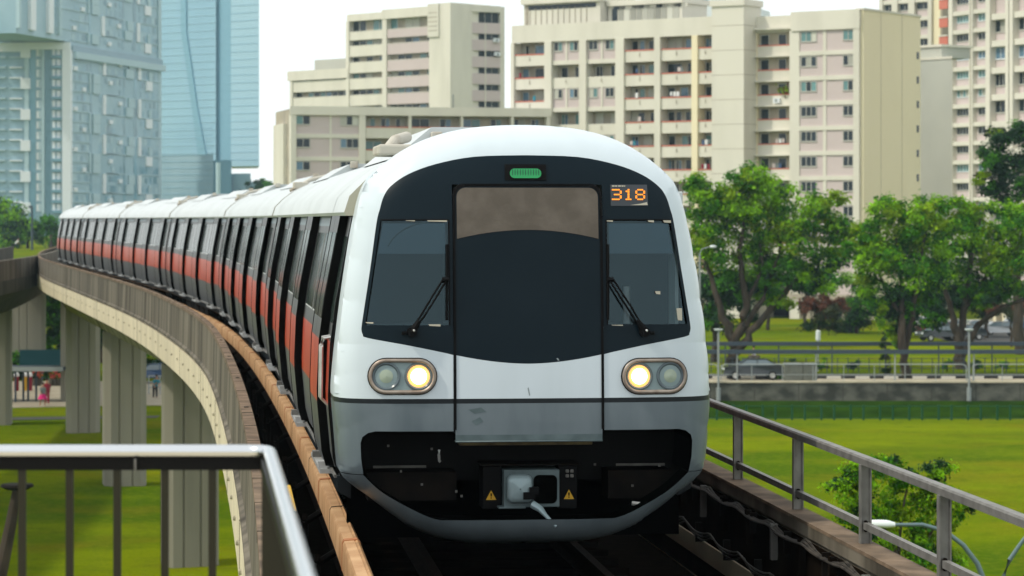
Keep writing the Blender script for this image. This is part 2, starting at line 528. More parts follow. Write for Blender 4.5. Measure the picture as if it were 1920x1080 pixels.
# ------------------------------------------------------------------ ground
def ground_z(x, y):
    if x > -16:
        t = min(1, max(0, (x + 16) / 8))
        if y < 176:
            return 0.0
        if y < 181:
            return -1.5 * (y - 176) / 5 * t
        if y < 193.25:
            return (-1.5 + 1.5 * (y - 181) / 12.2) * t
        return 1.1 * t
    if y < 260:
        return 0.0
    if y < 480:
        return 7.4 * min(1, (y - 260) / 160.0)
    return 7.4


def ground_m(x, y):
    if x > -9 and 175.8 < y < 193.3:
        return 'grass_bank'
    return 'grass'


xs = [-480, -300, -200, -140, -100, -80, -60] + [-50 + 2.5 * i for i in range(45)] + [65, 80, 100, 140, 200, 300, 480]
ys = [-40, 0, 30, 60] + [75 + 5 * i for i in range(20)] + [176, 178, 181, 184, 187, 190, 193.2, 193.3, 196, 200, 206, 215, 225, 240, 260, 280, 300, 340, 380, 420, 480, 600, 800, 1100, 1480]
mb = MB()
nv = []
for y in ys:
    for x in xs:
        wob = 0.10 * math.sin(x * 0.21 + y * 0.05) * math.cos(y * 0.09) if 60 < y < 170 else 0
        nv.append((x, y, ground_z(x, y) + wob))
for j in range(len(ys) - 1):
    for i in range(len(xs) - 1):
        a = j * len(xs) + i
        cx, cy = (xs[i] + xs[i + 1]) / 2, (ys[j] + ys[j + 1]) / 2
        k = mb.m(ground_m(cx, cy))
        mb.f.append((a, a + 1, a + 1 + len(xs), a + len(xs)))
        mb.mi.append(k)
mb.v = nv
g = mb.build('ground', smooth=True, fix=False, angle=60)
tag(g, 'bright green lawn spreading under the viaduct', 'ground', kind='structure')


def slab(name, poly, z, mname, label, th=0.05, kind='structure'):
    b = MB()
    top = [(x, y, z) for x, y in poly]
    bot = [(x, y, z - th) for x, y in poly]
    b.face(top, mname)
    n = len(poly)
    for i in range(n):
        b.face([bot[i], bot[(i + 1) % n], top[(i + 1) % n], top[i]], mname)
    o = b.build(name)
    return tag(o, label, name.replace('_', ' '), kind=kind)


# right: road and its footpath behind the retaining wall
slab('road', [(-7, 199.5), (120, 199.5), (120, 206.5), (-7, 206.5)], 1.11, 'asphalt', 'grey road running behind the low retaining wall')
slab('pavement', [(-7, 193.6), (120, 193.6), (120, 199.3), (-7, 199.3)], 1.16, 'paving', 'pale footpath between the retaining wall and the road')
# left: path and plaza
slab('path', [(-60, 171), (-34, 173.5), (-22, 176.5), (-22, 178.3), (-34, 176.3), (-60, 174.8)], 0.03, 'asphalt', 'thin grey path crossing the lawn behind the piers')
slab('plaza', [(-70, 184), (-36, 184.5), (-26, 188), (-18, 188), (-18, 216), (-70, 216)], 0.035, 'paving', 'sandy paved plaza beside the covered walkway')
slab('car_park', [(40, 257), (110, 257), (110, 300), (40, 300)], 1.12, 'asphalt', 'grey car park in front of the tall pink block')
# platform the photographer stands beyond
b = MB()
b.box(-5.5, -0.42, 2.0, 11.25, 9.9, HC - 1.95, 'concrete_pale')
o = b.build('platform', bevel=0.02)
tag(o, 'concrete end of the station platform', 'platform', kind='structure')
# ------------------------------------------------------------------ viaducts
YV = yrange(2, 60, 2.0) + yrange(62, 300, 2.5)


def groove_band(mb, prof, y, w, mname, fx=trackX):
    swept(mb, prof, [y, y + w], mname, True, True, fx)


def pier(parent, Y, z1, width, depth, mname, label=None, fx=trackX, off=0.0, zb=0.0):
    c, th = track(Y, off, 0, fx)
    b = MB()
    hw, hd, ch = width / 2, depth / 2, 0.28
    sec = [(-hw + ch, -hd), (-0.36, -hd), (-0.30, -hd + .07), (-0.24, -hd), (0.24, -hd), (0.30, -hd + .07), (0.36, -hd), (hw - ch, -hd), (hw, -hd + ch), (hw, hd - ch), (hw - ch, hd), (-hw + ch, hd), (-hw, hd - ch), (-hw, -hd + ch)]
    rings = []
    for z in (zb - 0.6, z1):
        rings.append([(c.x + u * math.cos(th) - v * math.sin(th), c.y + u * math.sin(th) + v * math.cos(th), z) for u, v in sec])
    b.sweep(rings, mname, True, True)
    # bearing blocks
    for u in (-hw * .55, hw * .55):
        b.tube([(c.x + u * math.cos(th), c.y + u * math.sin(th), z1), (c.x + u * math.cos(th), c.y + u * math.sin(th), z1 + .1)], .3, 'concrete_soffit')
    o = b.build('pier', parent, bevel=0.0)
    if label:
        o['label'] = label
    return o


def nudge(y):
    t = min(1, max(0, (y - 56) / 26.0))
    return .20 * (1 - t * t * (3 - 2 * t))


def swept_v(mb, prof, Ys, mname, closed=True, cap=True):
    """like swept, with the outer edge of the deck a little closer to the track near the station"""
    mb.sweep([[track(y, u + (nudge(y) if u < -2.0 else 0), z)[0] for (u, z) in prof] for y in Ys], mname, closed, cap and closed)


via = thing('viaduct', 'curved single-track concrete viaduct carrying the train, stained parapet over pale fascia', 'viaduct')
# deck with the pale fascia and the hollow girder below
b = MB()
swept_v(b, [(-2.52, 8.32), (-2.52, 9.02), (-2.30, 9.02), (-2.30, 8.62), (2.35, 8.62), (2.35, 9.02), (2.57, 9.02), (2.57, 8.32)], YV, 'concrete_pale')
for i in range(0, 72):
    y = 24 + i * 2.6
    if y > 200:
        break
    p, th = track(y, -2.525 + nudge(y), 8.72)
    n = Vector((-math.cos(th), -math.sin(th), 0))
    b.tube([p, p + n * 0.03], [0.034, 0.026], 'concrete_soffit', 7)
for i in range(18):
    y = 21 + i * 10.3
    swept_v(b, [(-2.526, 8.315), (-2.526, 9.025), (-2.50, 9.025), (-2.50, 8.315)], [y, y + .03], 'groove')
deck = b.build('deck', via, smooth=True)
b = MB()
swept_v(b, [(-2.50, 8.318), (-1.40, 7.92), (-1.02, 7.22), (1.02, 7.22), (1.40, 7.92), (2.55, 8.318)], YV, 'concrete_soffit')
for i in range(60):
    y = 40 + i * 3.1
    swept_v(b, [(-2.50, 8.31), (-1.405, 7.912), (-1.03, 7.212), (-1.0, 7.23), (-1.38, 7.95), (-2.48, 8.33)], [y, y + .035 + .03 * (i % 3 == 0)], 'groove')
for Yj in (71, 102, 132, 165):
    swept_v(b, [(-2.53, 8.30), (-1.412, 7.905), (-1.036, 7.205), (1.03, 7.205), (1.0, 7.24), (-1.0, 7.24), (-1.37, 7.95), (-2.48, 8.34)], [Yj - .06, Yj + .06], 'groove')
b.build('girder', via, smooth=True)
b = MB()
swept_v(b, [(-2.47, 9.03), (-2.52, 9.06), (-2.52, 9.13), (-2.47, 9.16), (-2.45, 10.02), (-2.36, 10.02), (-2.36, 9.03)], YV, 'concrete_dark')
swept_v(b, [(-2.475, 10.022), (-2.475, 10.10), (-2.35, 10.10), (-2.35, 10.022)], YV, 'coping')
for i in range(70):
    y = 20.3 + i * 2.06
    swept_v(b, [(-2.478, 10.02), (-2.478, 10.104), (-2.347, 10.104), (-2.347, 10.02)], [y, y + .018], 'groove')
for i in range(24):
    y = 21.2 + i * 6.18
    p, th = track(y, -2.41 + nudge(y), 10.1)
    b.tube([p, p + Vector((0, 0, .012))], .03, 'groove', 6)
o = b.build('parapet', via, smooth=True)
o['label'] = 'rain-streaked brown parapet on the outer side of the curve'
b = MB()
swept_v(b, [(2.44, 9.022), (2.44, 9.60), (2.41, 9.60), (2.41, 9.70), (2.63, 9.70), (2.63, 9.60), (2.58, 9.60), (2.58, 9.022)], YV, 'concrete_dark')
swept_v(b, [(2.35, 8.64), (2.438, 9.56), (2.428, 9.56), (2.33, 8.64)], YV, 'concrete_trough_shade')
swept_v(b, [(-2.30, 8.64), (-2.312, 9.95), (-2.302, 9.95), (-2.28, 8.64)], YV, 'concrete_trough_shade')
swept_v(b, [(2.405, 9.702), (2.405, 9.73), (2.635, 9.73), (2.635, 9.702)], YV, 'coping')
for i in range(40):
    y = 14.2 + i * 1.22
    p, th = track(y, 2.40, 9.42)
    q, _ = track(y + .07, 2.40, 9.42)
    d = (q - p).normalized()
    n = Vector((-d.y, d.x, 0))
    for s in (0,):
        b.mesh([p + Vector((0, 0, -.16)), q + Vector((0, 0, -.16)), q + Vector((0, 0, .16)), p + Vector((0, 0, .16)),
                p + Vector((0, 0, -.16)) + n * .06, q + Vector((0, 0, -.16)) + n * .06, q + Vector((0, 0, .16)) + n * .06, p + Vector((0, 0, .16)) + n * .06],
               [(0, 1, 2, 3), (4, 5, 6, 7), (0, 1, 5, 4), (1, 2, 6, 5), (2, 3, 7, 6), (3, 0, 4, 7)], 'galv' if i % 3 == 0 else 'concrete_trough_shade')
o = b.build('parapet', via, smooth=True)
for Y, lab in ((71, None), (102, 'nearest grooved concrete pier on the lawn'), (132, None), (165, None), (193, None)):
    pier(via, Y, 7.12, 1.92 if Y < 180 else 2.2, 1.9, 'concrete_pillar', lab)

# second viaduct joining from the left, in shade
K2Y = np.array([-10, 60, 100, 149, 175, 200, 240, 300.0])
K2X = np.array([-22, -25.0, -27.0, -29.3, -31.4, -34.3, -39.2, -47.0])
track2 = _spline(K2Y, K2X)
via2 = thing('viaduct', 'darker second viaduct curving in at the far left edge', 'viaduct')
Y2 = yrange(60, 230, 4)
b = MB()
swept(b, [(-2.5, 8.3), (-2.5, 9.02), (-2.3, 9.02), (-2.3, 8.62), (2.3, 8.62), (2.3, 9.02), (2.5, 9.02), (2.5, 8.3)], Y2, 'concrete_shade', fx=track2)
b.build('deck', via2, smooth=True)
b = MB()
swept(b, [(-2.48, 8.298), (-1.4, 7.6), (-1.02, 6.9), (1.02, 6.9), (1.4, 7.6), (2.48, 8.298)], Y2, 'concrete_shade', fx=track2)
b.build('girder', via2, smooth=True)
for s in (-1, 1):
    b = MB()
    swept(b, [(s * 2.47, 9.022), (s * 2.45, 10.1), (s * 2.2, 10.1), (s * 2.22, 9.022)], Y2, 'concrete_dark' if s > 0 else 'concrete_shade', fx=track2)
    b.build('parapet', via2, smooth=True)
pier(via2, 116, 6.85, 1.9, 1.9, 'concrete_pillar', fx=track2)
pier(via2, 171, 6.85, 1.95, 1.9, 'concrete_pillar', fx=track2)
pier(via2, 222, 6.85, 3.3, 2.2, 'concrete_pillar', 'wide pale pier beyond the teal hoarding', fx=track2, off=-1.0)

# track on the viaduct
trk = thing('railway_track', 'rusty twin-rail track in the dark trough of the viaduct', 'track')
b = MB()
swept(b, [(-2.28, 8.625), (-2.28, 8.66), (2.28, 8.66), (2.28, 8.625)], YV, 'track_bed')
b.build('track_bed', trk)
for s in (-1, 1):
    b = MB()
    a = s * .7175
    swept(b, [(a - .07, 9.13), (a - .07, 9.15), (a - .012, 9.17), (a - .012, 9.26), (a - .036, 9.27), (a - .036, 9.3), (a + .036, 9.3), (a + .036, 9.27), (a + .012, 9.26), (a + .012, 9.17), (a + .07, 9.15), (a + .07, 9.13)], YV, 'rail_steel')
    b.build('rail', trk)
b = MB()
for i in range(250):
    y = 14 + i * .7
    p, th = track(y, 0, 8.66)
    c, s_ = math.cos(th), math.sin(th)
    for u0, u1 in ((-1.15, 1.15),):
        v = []
        for z in (8.662, 9.13):
            for u, w in ((u0, -.12), (u1, -.12), (u1, .12), (u0, .12)):
                v.append((p.x + u * c - w * s_, p.y + u * s_ + w * c, z))
        b.mesh(v, [(4, 5, 6, 7), (0, 1, 5, 4), (1, 2, 6, 5), (2, 3, 7, 6), (3, 0, 4, 7)], 'track_bed')
tag(b.build('sleeper_bed', trk), kind='stuff')

# the covered third rail on the left of the track
trd = thing('third_rail', 'orange-tan covered conductor rail alongside the train', 'third rail')
YT = yrange(15, 60, 1.0) + yrange(62, 150, 2.5)
US = -1.48
b = MB()
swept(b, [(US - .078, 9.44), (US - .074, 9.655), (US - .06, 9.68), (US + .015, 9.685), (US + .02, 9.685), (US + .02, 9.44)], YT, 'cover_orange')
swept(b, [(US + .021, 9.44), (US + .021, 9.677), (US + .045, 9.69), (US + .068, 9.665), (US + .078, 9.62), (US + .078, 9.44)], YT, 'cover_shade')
for i in range(46):
    y = 17.9 + i * 2.73
    w = .014 if i % 2 else .12
    swept(b, [(US - .081, 9.436), (US - .077, 9.66), (US - .061, 9.687), (US + .046, 9.696), (US + .071, 9.67), (US + .081, 9.622), (US + .081, 9.436)], [y, y + w], 'cover_joint' if i % 2 == 0 else 'groove')
b.build('cover', trd, smooth=True)
b = MB()
swept(b, [(US - .04, 9.2), (US - .04, 9.40), (US + .04, 9.40), (US + .04, 9.2)], YT, 'rail_steel')
b.build('conductor_bar', trd)
for i in range(14):
    y = 18.3 + i * 3.44
    p, th = track(y, US - .22, 8.66)
    b = MB()
    b.tube([p, p + Vector((0, 0, .62))], .035, 'dark_steel', 6)
    b.tube([p + Vector((0, 0, .62)), p + Vector((.16, .02, .72))], .035, 'dark_steel', 6)
    b.tube([p + Vector((-.07, -.03, .5)), p + Vector((-.07, .03, .5))], .03, 'dark_steel', 6)
    b.tube([p + Vector((-.0, -.05, .64)), p + Vector((0, -.02, .70))], .03, 'dark_steel', 6)
    b.build('bracket', trd)

# walkway railing on the right parapet
rl = thing('walkway_railing', 'grey steel two-bar railing along the right parapet of the viaduct', 'railing')
YR = yrange(12, 44, 1.0)
UR = 2.545
for i, (y0, y1) in enumerate(((11.0, 17.28), (17.30, 25.2), (25.22, 33.0), (33.02, 45.0))):
    b = MB()
    swept(b, [(UR - .035, 10.355), (UR - .038, 10.405), (UR - .028, 10.42), (UR + .035, 10.42), (UR + .045, 10.405), (UR + .042, 10.355)], yrange(y0, y1, 1.0), 'galv_light' if i == 0 else 'galv')
    b.build('top_rail', rl)
b = MB()
swept(b, [(UR - .022, 9.845), (UR - .022, 9.90), (UR + .025, 9.90), (UR + .025, 9.845)], yrange(11, 45, 1.0), 'galv')
b.build('lower_rail', rl)
for y in (13.3, 15.55, 17.5, 19.85, 22.35, 25.0, 27.9, 30.5, 33.0, 35.5, 38):
    p, th = track(y, UR, 9.73)
    c, s_ = math.cos(th), math.sin(th)
    b = MB()
    # channel post with lips
    for (u0, u1, w0, w1) in ((-.045, -.034, -.03, .04), (.034, .045, -.03, .04), (-.034, .034, -.012, .0)):
        v = []
        for z in (9.6, 10.355):
            for u, w in ((u0, w0), (u1, w0), (u1, w1), (u0, w1)):
                v.append((p.x + u * c - w * s_, p.y + u * s_ + w * c, z))
        b.mesh(v, [(0, 3, 2, 1), (4, 5, 6, 7), (0, 1, 5, 4), (1, 2, 6, 5), (2, 3, 7, 6), (3, 0, 4, 7)], 'galv')
    for z in (9.84, 9.90):
        q = p + Vector((0, -.02, z - 9.73))
        b.tube([q, q + Vector((0, -.025, 0))], .018, 'dark_steel', 6)
    b.build('post', rl)

# cables slung along the inside of the right parapet
for k, (u0, z0, lab) in enumerate(((2.34, 9.56, 'upper bundle of dusty cables clipped under the right coping'), (2.26, 9.20, 'lower sagging cables on the inner right parapet'))):
    cb = thing('cable_bundle', lab, 'cables')
    for j in range(3):
        b = MB()
        pts = []
        for i in range(0, 150):
            y = 13 + i * .16
            ph = (y * 0.63 + k * .4) % 1.0
            sag = (.035 + .03 * k + .02 * j) * (1 - (2 * ph - 1) ** 2)
            pts.append(track(y, u0 + .018 * j + .006 * math.sin(y * 5 + j), z0 - sag + .02 * j * (-1) ** k)[0])
        b.tube(pts, .012 if k == 0 else .010, 'cable', 6)
        b.build('cable', cb, smooth=True)
    for i in range(16):
        y = 13.6 + i * 1.587 - k * .63
        p, th = track(y, u0 + .03, z0 - .03)
        b = MB()
        b.box(p.x - .01, p.x + .06, p.y - .02, p.y + .02, p.z - .16, p.z + .04, 'dark_steel')
        b.build('clip', cb)

# stainless platform-end handrail in front
hr = thing('platform_handrail', 'polished steel handrail with dark bars at the platform end, nearest the camera', 'handrail')
zt = HC - .895
b = MB()
A0 = Vector((-4.6, 11.0, zt))
A1 = Vector((-1.02, 11.0, zt))
cpts = [A0, A1]
for i in range(1, 6):
    a = i / 6 * math.pi / 2
    cpts.append(Vector((-1.02 + .09 * math.sin(a), 11.0 - .09 * (1 - math.cos(a)), zt)))
cpts += [Vector((-.925, 10.9, zt)), Vector((-.50, 7.0, zt)), Vector((-.30, 5.2, zt))]
b.tube(cpts, .0255, 'stainless', 16)
b.build('top_rail', hr, smooth=True)
b = MB()
b.box(-4.6, -.955, 10.985, 11.015, zt - .072, zt - .024, 'bar_black')
b.box(-2.0 + .545, -2.0 + .553, 10.975, 10.985, zt - .07, zt - .028, 'galv')
b.build('under_bar', hr)
b = MB()
d = Vector((.425, -3.9, 0)).normalized()
v = []
for z in (zt - .072, zt - .024):
    for q in (Vector((-.955, 10.98, 0)), Vector((-.31, 5.2, 0))):
        for w in (-.014, .014):
            v.append((q.x + w, q.y, z))
b.mesh(v, [(0, 1, 3, 2), (4, 5, 7, 6), (0, 1, 5, 4), (1, 3, 7, 5), (3, 2, 6, 7), (2, 0, 4, 6)], 'bar_black')
b.build('under_bar', hr)
for i in range(20):
    x = -1.156 - .1835 * i
    if x < -4.5:
        break
    b = MB()
    b.box(x - .0145, x + .0145, 10.99, 11.012, HC - 1.95, zt - .07, 'baluster')
    b.build('baluster', hr)
for i in range(9):
    t = (i + .3) / 9
    x, y = -.955 + .65 * t, 10.97 - 5.8 * t
    b = MB()
    b.box(x - .011, x + .011, y - .02, y + .02, HC - 1.95, zt - .07, 'baluster')
    b.build('baluster', hr)
# small yellow marker post by the third rail
p, th = track(22.5, -2.08, 8.66)
b = MB()
b.tube([P(541, 912, 22.5), P(552, 958, 22.3)], .018, 'yellow', 8)
b.tube([P(552, 958, 22.3), Vector((P(552, 958, 22.3).x, 22.3, 8.66))], .014, 'dark_steel', 8)
tag(b.build('marker_post', smooth=True), 'small yellow marker post between handrail and third rail', 'marker post')
# ------------------------------------------------------------------ the train
TH = [0.111, 0.1346, 0.1769, 0.2066, 0.2124, 0.2056]
PJ = [Vector((.1435, 23.6)), Vector((-2.46, 46.955)), Vector((-5.6, 70.144)), Vector((-9.718, 93.179)), Vector((-14.518, 116.081)), Vector((-19.451, 138.955))]
train = thing('train', 'white-nosed metro train with red-striped carriages running along the curved viaduct', 'train', (PJ[0].x, PJ[0].y, RAIL), TH[0])

# nose outline: (half width, height above rail)
OUT = [(0, 3.80), (.30, 3.787), (.566, 3.75), (.79, 3.685), (.996, 3.583), (1.177, 3.452), (1.304, 3.325), (1.367, 3.185), (1.417, 2.96), (1.464, 2.69),
       (1.517, 2.33), (1.562, 1.96), (1.589, 1.69), (1.596, 1.51), (1.575, 1.24), (1.553, .967), (1.539, .877), (1.48, .805), (1.308, .678),
       (1.073, .50), (.969, .425), (.756, .335), (.498, .285), (.25, .279), (0, .279)]
WC = 2.0
_pol = [(math.atan2(u, w - WC), math.hypot(u, w - WC)) for u, w in OUT]      # angle from straight up, right half
_pa = np.array([a for a, r in _pol])
_pr = np.array([r for a, r in _pol])


def rad_out(u, w):
    return float(np.interp(abs(math.atan2(u, w - WC)), _pa, _pr))


DE = 0.58


def depth(u, w):
    rho = min(1.0, math.hypot(u, w - WC) / rad_out(u, w))
    base = .07 * (u / 1.6) ** 2 + .05 * max(0, w - 1.3) ** 1.5
    low = .06 * max(0, 1.0 - w) ** 1.5
    edge = (DE - .17) * (1 - math.sqrt(max(0, 1 - rho ** 9)))
    return base + low + edge


def uv(px, py):
    """photograph pixel -> nose coordinates (u, w) on the curved front"""
    c, s = math.cos(TH[0]), math.sin(TH[0])
    D = .2
    u = w = 0
    for _ in range(8):
        # solve u with X/Y = ratio
        r = (px - 960) / F
        # X = X0 + u c - D s ; Y = Y0 + u s + D c
        u = (r * (23.6 + D * c) - .1435 + D * s) / (c - r * s)
        Y = 23.6 + u * s + D * c
        w = HC - RAIL - (py - 411) / F * Y
        D = depth(u, w)
    return u, w


def tri_panel(mb, poly, mname, off=0.0, step=0.05, fn=depth):
    """fill an outline with small faces lying on the curved front"""
    area = sum(a[0] * c[1] - c[0] * a[1] for a, c in zip(poly, poly[1:] + poly[:1]))
    flip = sum(p[0] for p in poly) < 0
    if flip:
        poly = [(-u, w) for u, w in poly]
        area = -area
    if area < 0:
        poly = poly[::-1]
    bm = bmesh.new()
    clean = []
    for q in poly:
        if not clean or math.hypot(q[0] - clean[-1][0], q[1] - clean[-1][1]) > 1e-4:
            clean.append(q)
    if math.hypot(clean[0][0] - clean[-1][0], clean[0][1] - clean[-1][1]) < 1e-4:
        clean.pop()
    vs = [bm.verts.new((u, w, 0)) for u, w in clean]
    for t3 in tessellate_polygon([[Vector((u, w, 0)) for u, w in clean]]):
        a3, b3, c3 = (clean[i] for i in t3)
        cr = (b3[0] - a3[0]) * (c3[1] - a3[1]) - (c3[0] - a3[0]) * (b3[1] - a3[1])
        if abs(cr) > 1e-9:
            t3 = t3 if cr > 0 else t3[::-1]
            bm.faces.new([vs[i] for i in t3])
    us, ws = [p[0] for p in poly], [p[1] for p in poly]
    for ax, lo, hi in ((0, min(us), max(us)), (1, min(ws), max(ws))):
        k = math.ceil(lo / step) * step
        while k < hi:
            co = [0, 0, 0]
            no = [0, 0, 0]
            co[ax], no[ax] = k, 1
            bmesh.ops.bisect_plane(bm, geom=bm.verts[:] + bm.edges[:] + bm.faces[:], dist=1e-5, plane_co=co, plane_no=no)
            k += step
    bmesh.ops.remove_doubles(bm, verts=bm.verts, dist=1e-4)
    bm.verts.index_update()
    sg = -1 if flip else 1
    v = [(sg * q.co.x, fn(q.co.x, q.co.y) - off, q.co.y) for q in bm.verts]
    e = .004
    n0 = len(mb.v)
    for i, q in enumerate(bm.verts):
        gu = (fn(q.co.x + e, q.co.y) - fn(q.co.x - e, q.co.y)) / (2 * e)
        gw = (fn(q.co.x, q.co.y + e) - fn(q.co.x, q.co.y - e)) / (2 * e)
        mb.nrm[n0 + i] = Vector((sg * gu, -1, gw)).normalized()
    f = []
    for fc in bm.faces:
        idx = [q.index for q in fc.verts]
        a = fc.normal.z
        f.append(tuple(idx if (a > 0) != flip else idx[::-1]))
    bm.free()
    mb.mesh(v, f, mname)


def sym(pts):
    """right half (top to bottom) -> closed polygon left and right"""
    return pts + [(-u, w) for u, w in reversed(pts) if abs(u) > 1e-6]


def smooth_line(pts, n=4):
    """Catmull-Rom through an open list"""
    out = []
    for i in range(len(pts) - 1):
        p0, p1, p2, p3 = pts[max(0, i - 1)], pts[i], pts[i + 1], pts[min(len(pts) - 1, i + 2)]
        for k in range(n):
            t = k / n
            out.append(tuple(0.5 * ((2 * p1[j]) + (-p0[j] + p2[j]) * t + (2 * p0[j] - 5 * p1[j] + 4 * p2[j] - p3[j]) * t * t + (-p0[j] + 3 * p1[j] - 3 * p2[j] + p3[j]) * t ** 3) for j in (0, 1)))
    out.append(pts[-1])
    return out


def pxs(*pts):
    return [uv(*p) for p in pts]


def symline(L, Rr):
    """average a left and a right pixel list into right-half (u, w)"""
    out = []
    for a, b in zip(L, Rr):
        ua, wa = uv(*a)
        ub, wb = uv(*b)
        out.append(((ub - ua) / 2, (wa + wb) / 2))
    return out


outR = smooth_line(OUT, 5)                     # right half outline, top to bottom
i_str_t = 1.512
mask_top = smooth_line(symline([(986, 291), (895, 294), (823, 307), (767, 327), (735, 347), (719, 367), (711, 392), (705, 419), (694, 507), (682, 596), (681, 616)],
                               [(987, 291), (1088, 294), (1160, 309), (1205, 327), (1237, 351), (1249, 371), (1256, 393), (1263, 419), (1278, 507), (1294, 596), (1298, 616)]), 4)
mask_top[0] = (0, mask_top[0][1])
mask_bot = smooth_line(symline([(681, 616), (684, 627), (694, 634), (769, 648), (853, 665)], [(1298, 616), (1296, 625), (1288, 631), (1210, 647), (1130, 665)]), 4)
DW = abs(mask_bot[-1][0])                      # half width of the middle door
WB = mask_bot[-1][1]
GAP = .012
strT, strB = uv(990, 747)[1], uv(990, 756)[1]
cav_top = uv(760, 809)[1]
seam = .885
cavR = [(DW + GAP, cav_top), (1.27, cav_top), (1.33, cav_top - .015), (1.375, cav_top - .05), (1.39, cav_top - .10), (1.385, 1.02), (1.365, seam)]
door_bot = uv(990, 826)[1]


def at_w(line, w):
    """u of a right-half line at height w"""
    for (u0, w0), (u1, w1) in zip(line, line[1:]):
        if (w0 - w) * (w1 - w) <= 0 and w0 != w1:
            return u0 + (u1 - u0) * (w - w0) / (w1 - w0)
    return line[-1][0]


def seg(line, wa, wb):
    """part of an outline between heights wa > wb, with exact ends"""
    return [(at_w(line, wa), wa)] + [p for p in line if wb < p[1] < wa] + [(at_w(line, wb), wb)]


low_out = [p for p in outR]
# white shell, an upside-down U round the mask
b = MB()
wtop = outR[0][1]
outer = [(0, wtop)] + [p for p in outR[1:] if p[1] > strT and p[1] < wtop + 1] + [(at_w(outR[20:], strT), strT)]
inner = mask_top[:-1] + mask_bot
right = outer + [(DW + GAP, strT), (DW + GAP, WB)] + inner[::-1][1:]
left = [(-u, w) for u, w in right]
for poly in (right, left):
    tri_panel(b, poly, 'white_paint')
for s in (1, -1):
    o_ = seg(outR[20:], strT, strB)
    tri_panel(b, [(s * u, w) for u, w in o_ + [(DW + GAP, strB), (DW + GAP, strT)]], 'stripe_black')
    o_ = seg(outR[20:], strB, seam)
    tri_panel(b, [(s * u, w) for u, w in o_ + cavR[::-1] + [(DW + GAP, strB)]], 'grey_paint')
# return of the shell behind the outline
ring0 = sym(outR)
for mname, wa, wb in (('white_paint', 9, strT), ('stripe_black', strT, strB), ('grey_paint', strB, seam)):
    for s in (1, -1):
        line = [(0, wtop)] + [p for p in outR[1:] if p[1] > strT] + [(at_w(outR[20:], strT), strT)] if wa == 9 else seg(outR[20:], wa, wb)
        b.sweep([[(s * u, depth(u, w) if q == 0 else q, w) for u, w in line] for q in (0, .75, 1.02)], mname, closed=False)
nose = b.build('nose_shell', train, smooth=True, angle=50)
nose['label'] = 'white front shell with grey lower half and thin black stripe'

# chin below the coupler opening
b = MB()
chin_in = smooth_line([(1.365, seam - .006), (1.21, .735), (.975, .60), (.775, .513), (.60, .503), (0, .503)], 4)
lowo = [(at_w(outR[20:], seam - .006), seam - .006)] + [p for p in outR[30:] if p[1] < seam - .006 and p[0] > 0] + [(0, .279)]


def chin_d(u, w):
    return depth(u, max(w, .30)) * .55 + .1


tri_panel(b, lowo + chin_in[::-1][0:] , 'grey_paint')
tri_panel(b, [(-u, w) for u, w in lowo + chin_in[::-1]], 'grey_paint')
for s in (1, -1):
    b.sweep([[(s * u, depth(u, w) + q, w) for u, w in lowo] for q in (0, .45)], 'grey_paint', closed=False)
    b.sweep([[(s * u, depth(u, w) + q, w) for u, w in chin_in] for q in (0, .4)], 'black_void', closed=False)
b.build('chin_skirt', train, smooth=True, angle=50)

# dark opening behind the coupler
b = MB()
for s in (1, -1):
    ln = cavR[1:]
    b.sweep([[(s * u, depth(u, w) + q, w) for u, w in [(0, cav_top)] + ln] for q in (0.0, 1.2)], 'black_void', closed=False)
b.box(-1.45, 1.45, 1.15, 1.2, .25, 1.35, 'black_void')
b.box(-1.30, -.55, .62, 1.0, .62, .86, 'dark_steel')
b.box(.75, 1.30, .62, 1.0, .62, .86, 'dark_steel')
b.tube([(-1.25, .7, .90), (-.80, .7, .90)], .012, 'galv', 6)
b.tube([(.83, .7, .90), (1.25, .7, .90)], .012, 'galv', 6)
b.tube([(-.71, .45, 1.06), (-.715, .43, 1.02), (-.71, .45, .97), (-.70, .45, .96)], .012, 'alu', 6)
b.tube([(.92, .4, .60), (1.0, .4, .59)], .02, 'alu', 6)
for k in range(9):
    random.seed(50 + k)
    x = random.uniform(-1.2, -.5) if k < 6 else random.uniform(.6, 1.2)
    z = random.uniform(.62, 1.1)
    b.box(x, x + .018, .60, .62, z, z + .018, 'galv')
b.build('undercarriage_opening', train)

# dark windscreen mask
b = MB()
WT = uv(770, 412)[1]
WBt = uv(770, 610)[1]


def mline(w):
    return at_w(mask_top, w)


win_in = (abs(uv(839, 500)[0]) + abs(uv(1137, 500)[0])) / 2


def win_out(w):
    return mline(w) - .028


for s in (1, -1):
    top = [p for p in mask_top if p[1] > WT]
    poly = top + [(mline(WT), WT), (0 + (DW + GAP), WT), (DW + GAP, at_w(mask_top, 0) if False else top[0][1])]
    # upper part, right of the door line
    k = 0
    tl = [p for p in top if p[0] > DW + GAP]
    wj = np.interp(DW + GAP, [p[0] for p in top], [p[1] for p in top])
    poly = [(DW + GAP, wj)] + tl + [(mline(WT), WT), (DW + GAP, WT)]
    tri_panel(b, [(s * u, w) for u, w in poly], 'mask')
    # inner post
    tri_panel(b, [(s * u, w) for u, w in [(DW + GAP, WT), (win_in, WT), (win_in, WBt), (DW + GAP, WBt)]], 'mask')
    # outer post
    mids = [p for p in mask_top if WBt < p[1] < WT]
    poly = [(mline(WT), WT)] + mids + [(mline(WBt), WBt), (win_out(WBt), WBt), (win_out(WT), WT)]
    tri_panel(b, [(s * u, w) for u, w in poly], 'mask')
    # below the window
    lowm = [p for p in mask_top if p[1] < WBt] + mask_bot[1:]
    poly = [(DW + GAP, WBt), (mline(WBt), WBt)] + lowm
    tri_panel(b, [(s * u, w) for u, w in poly], 'mask')
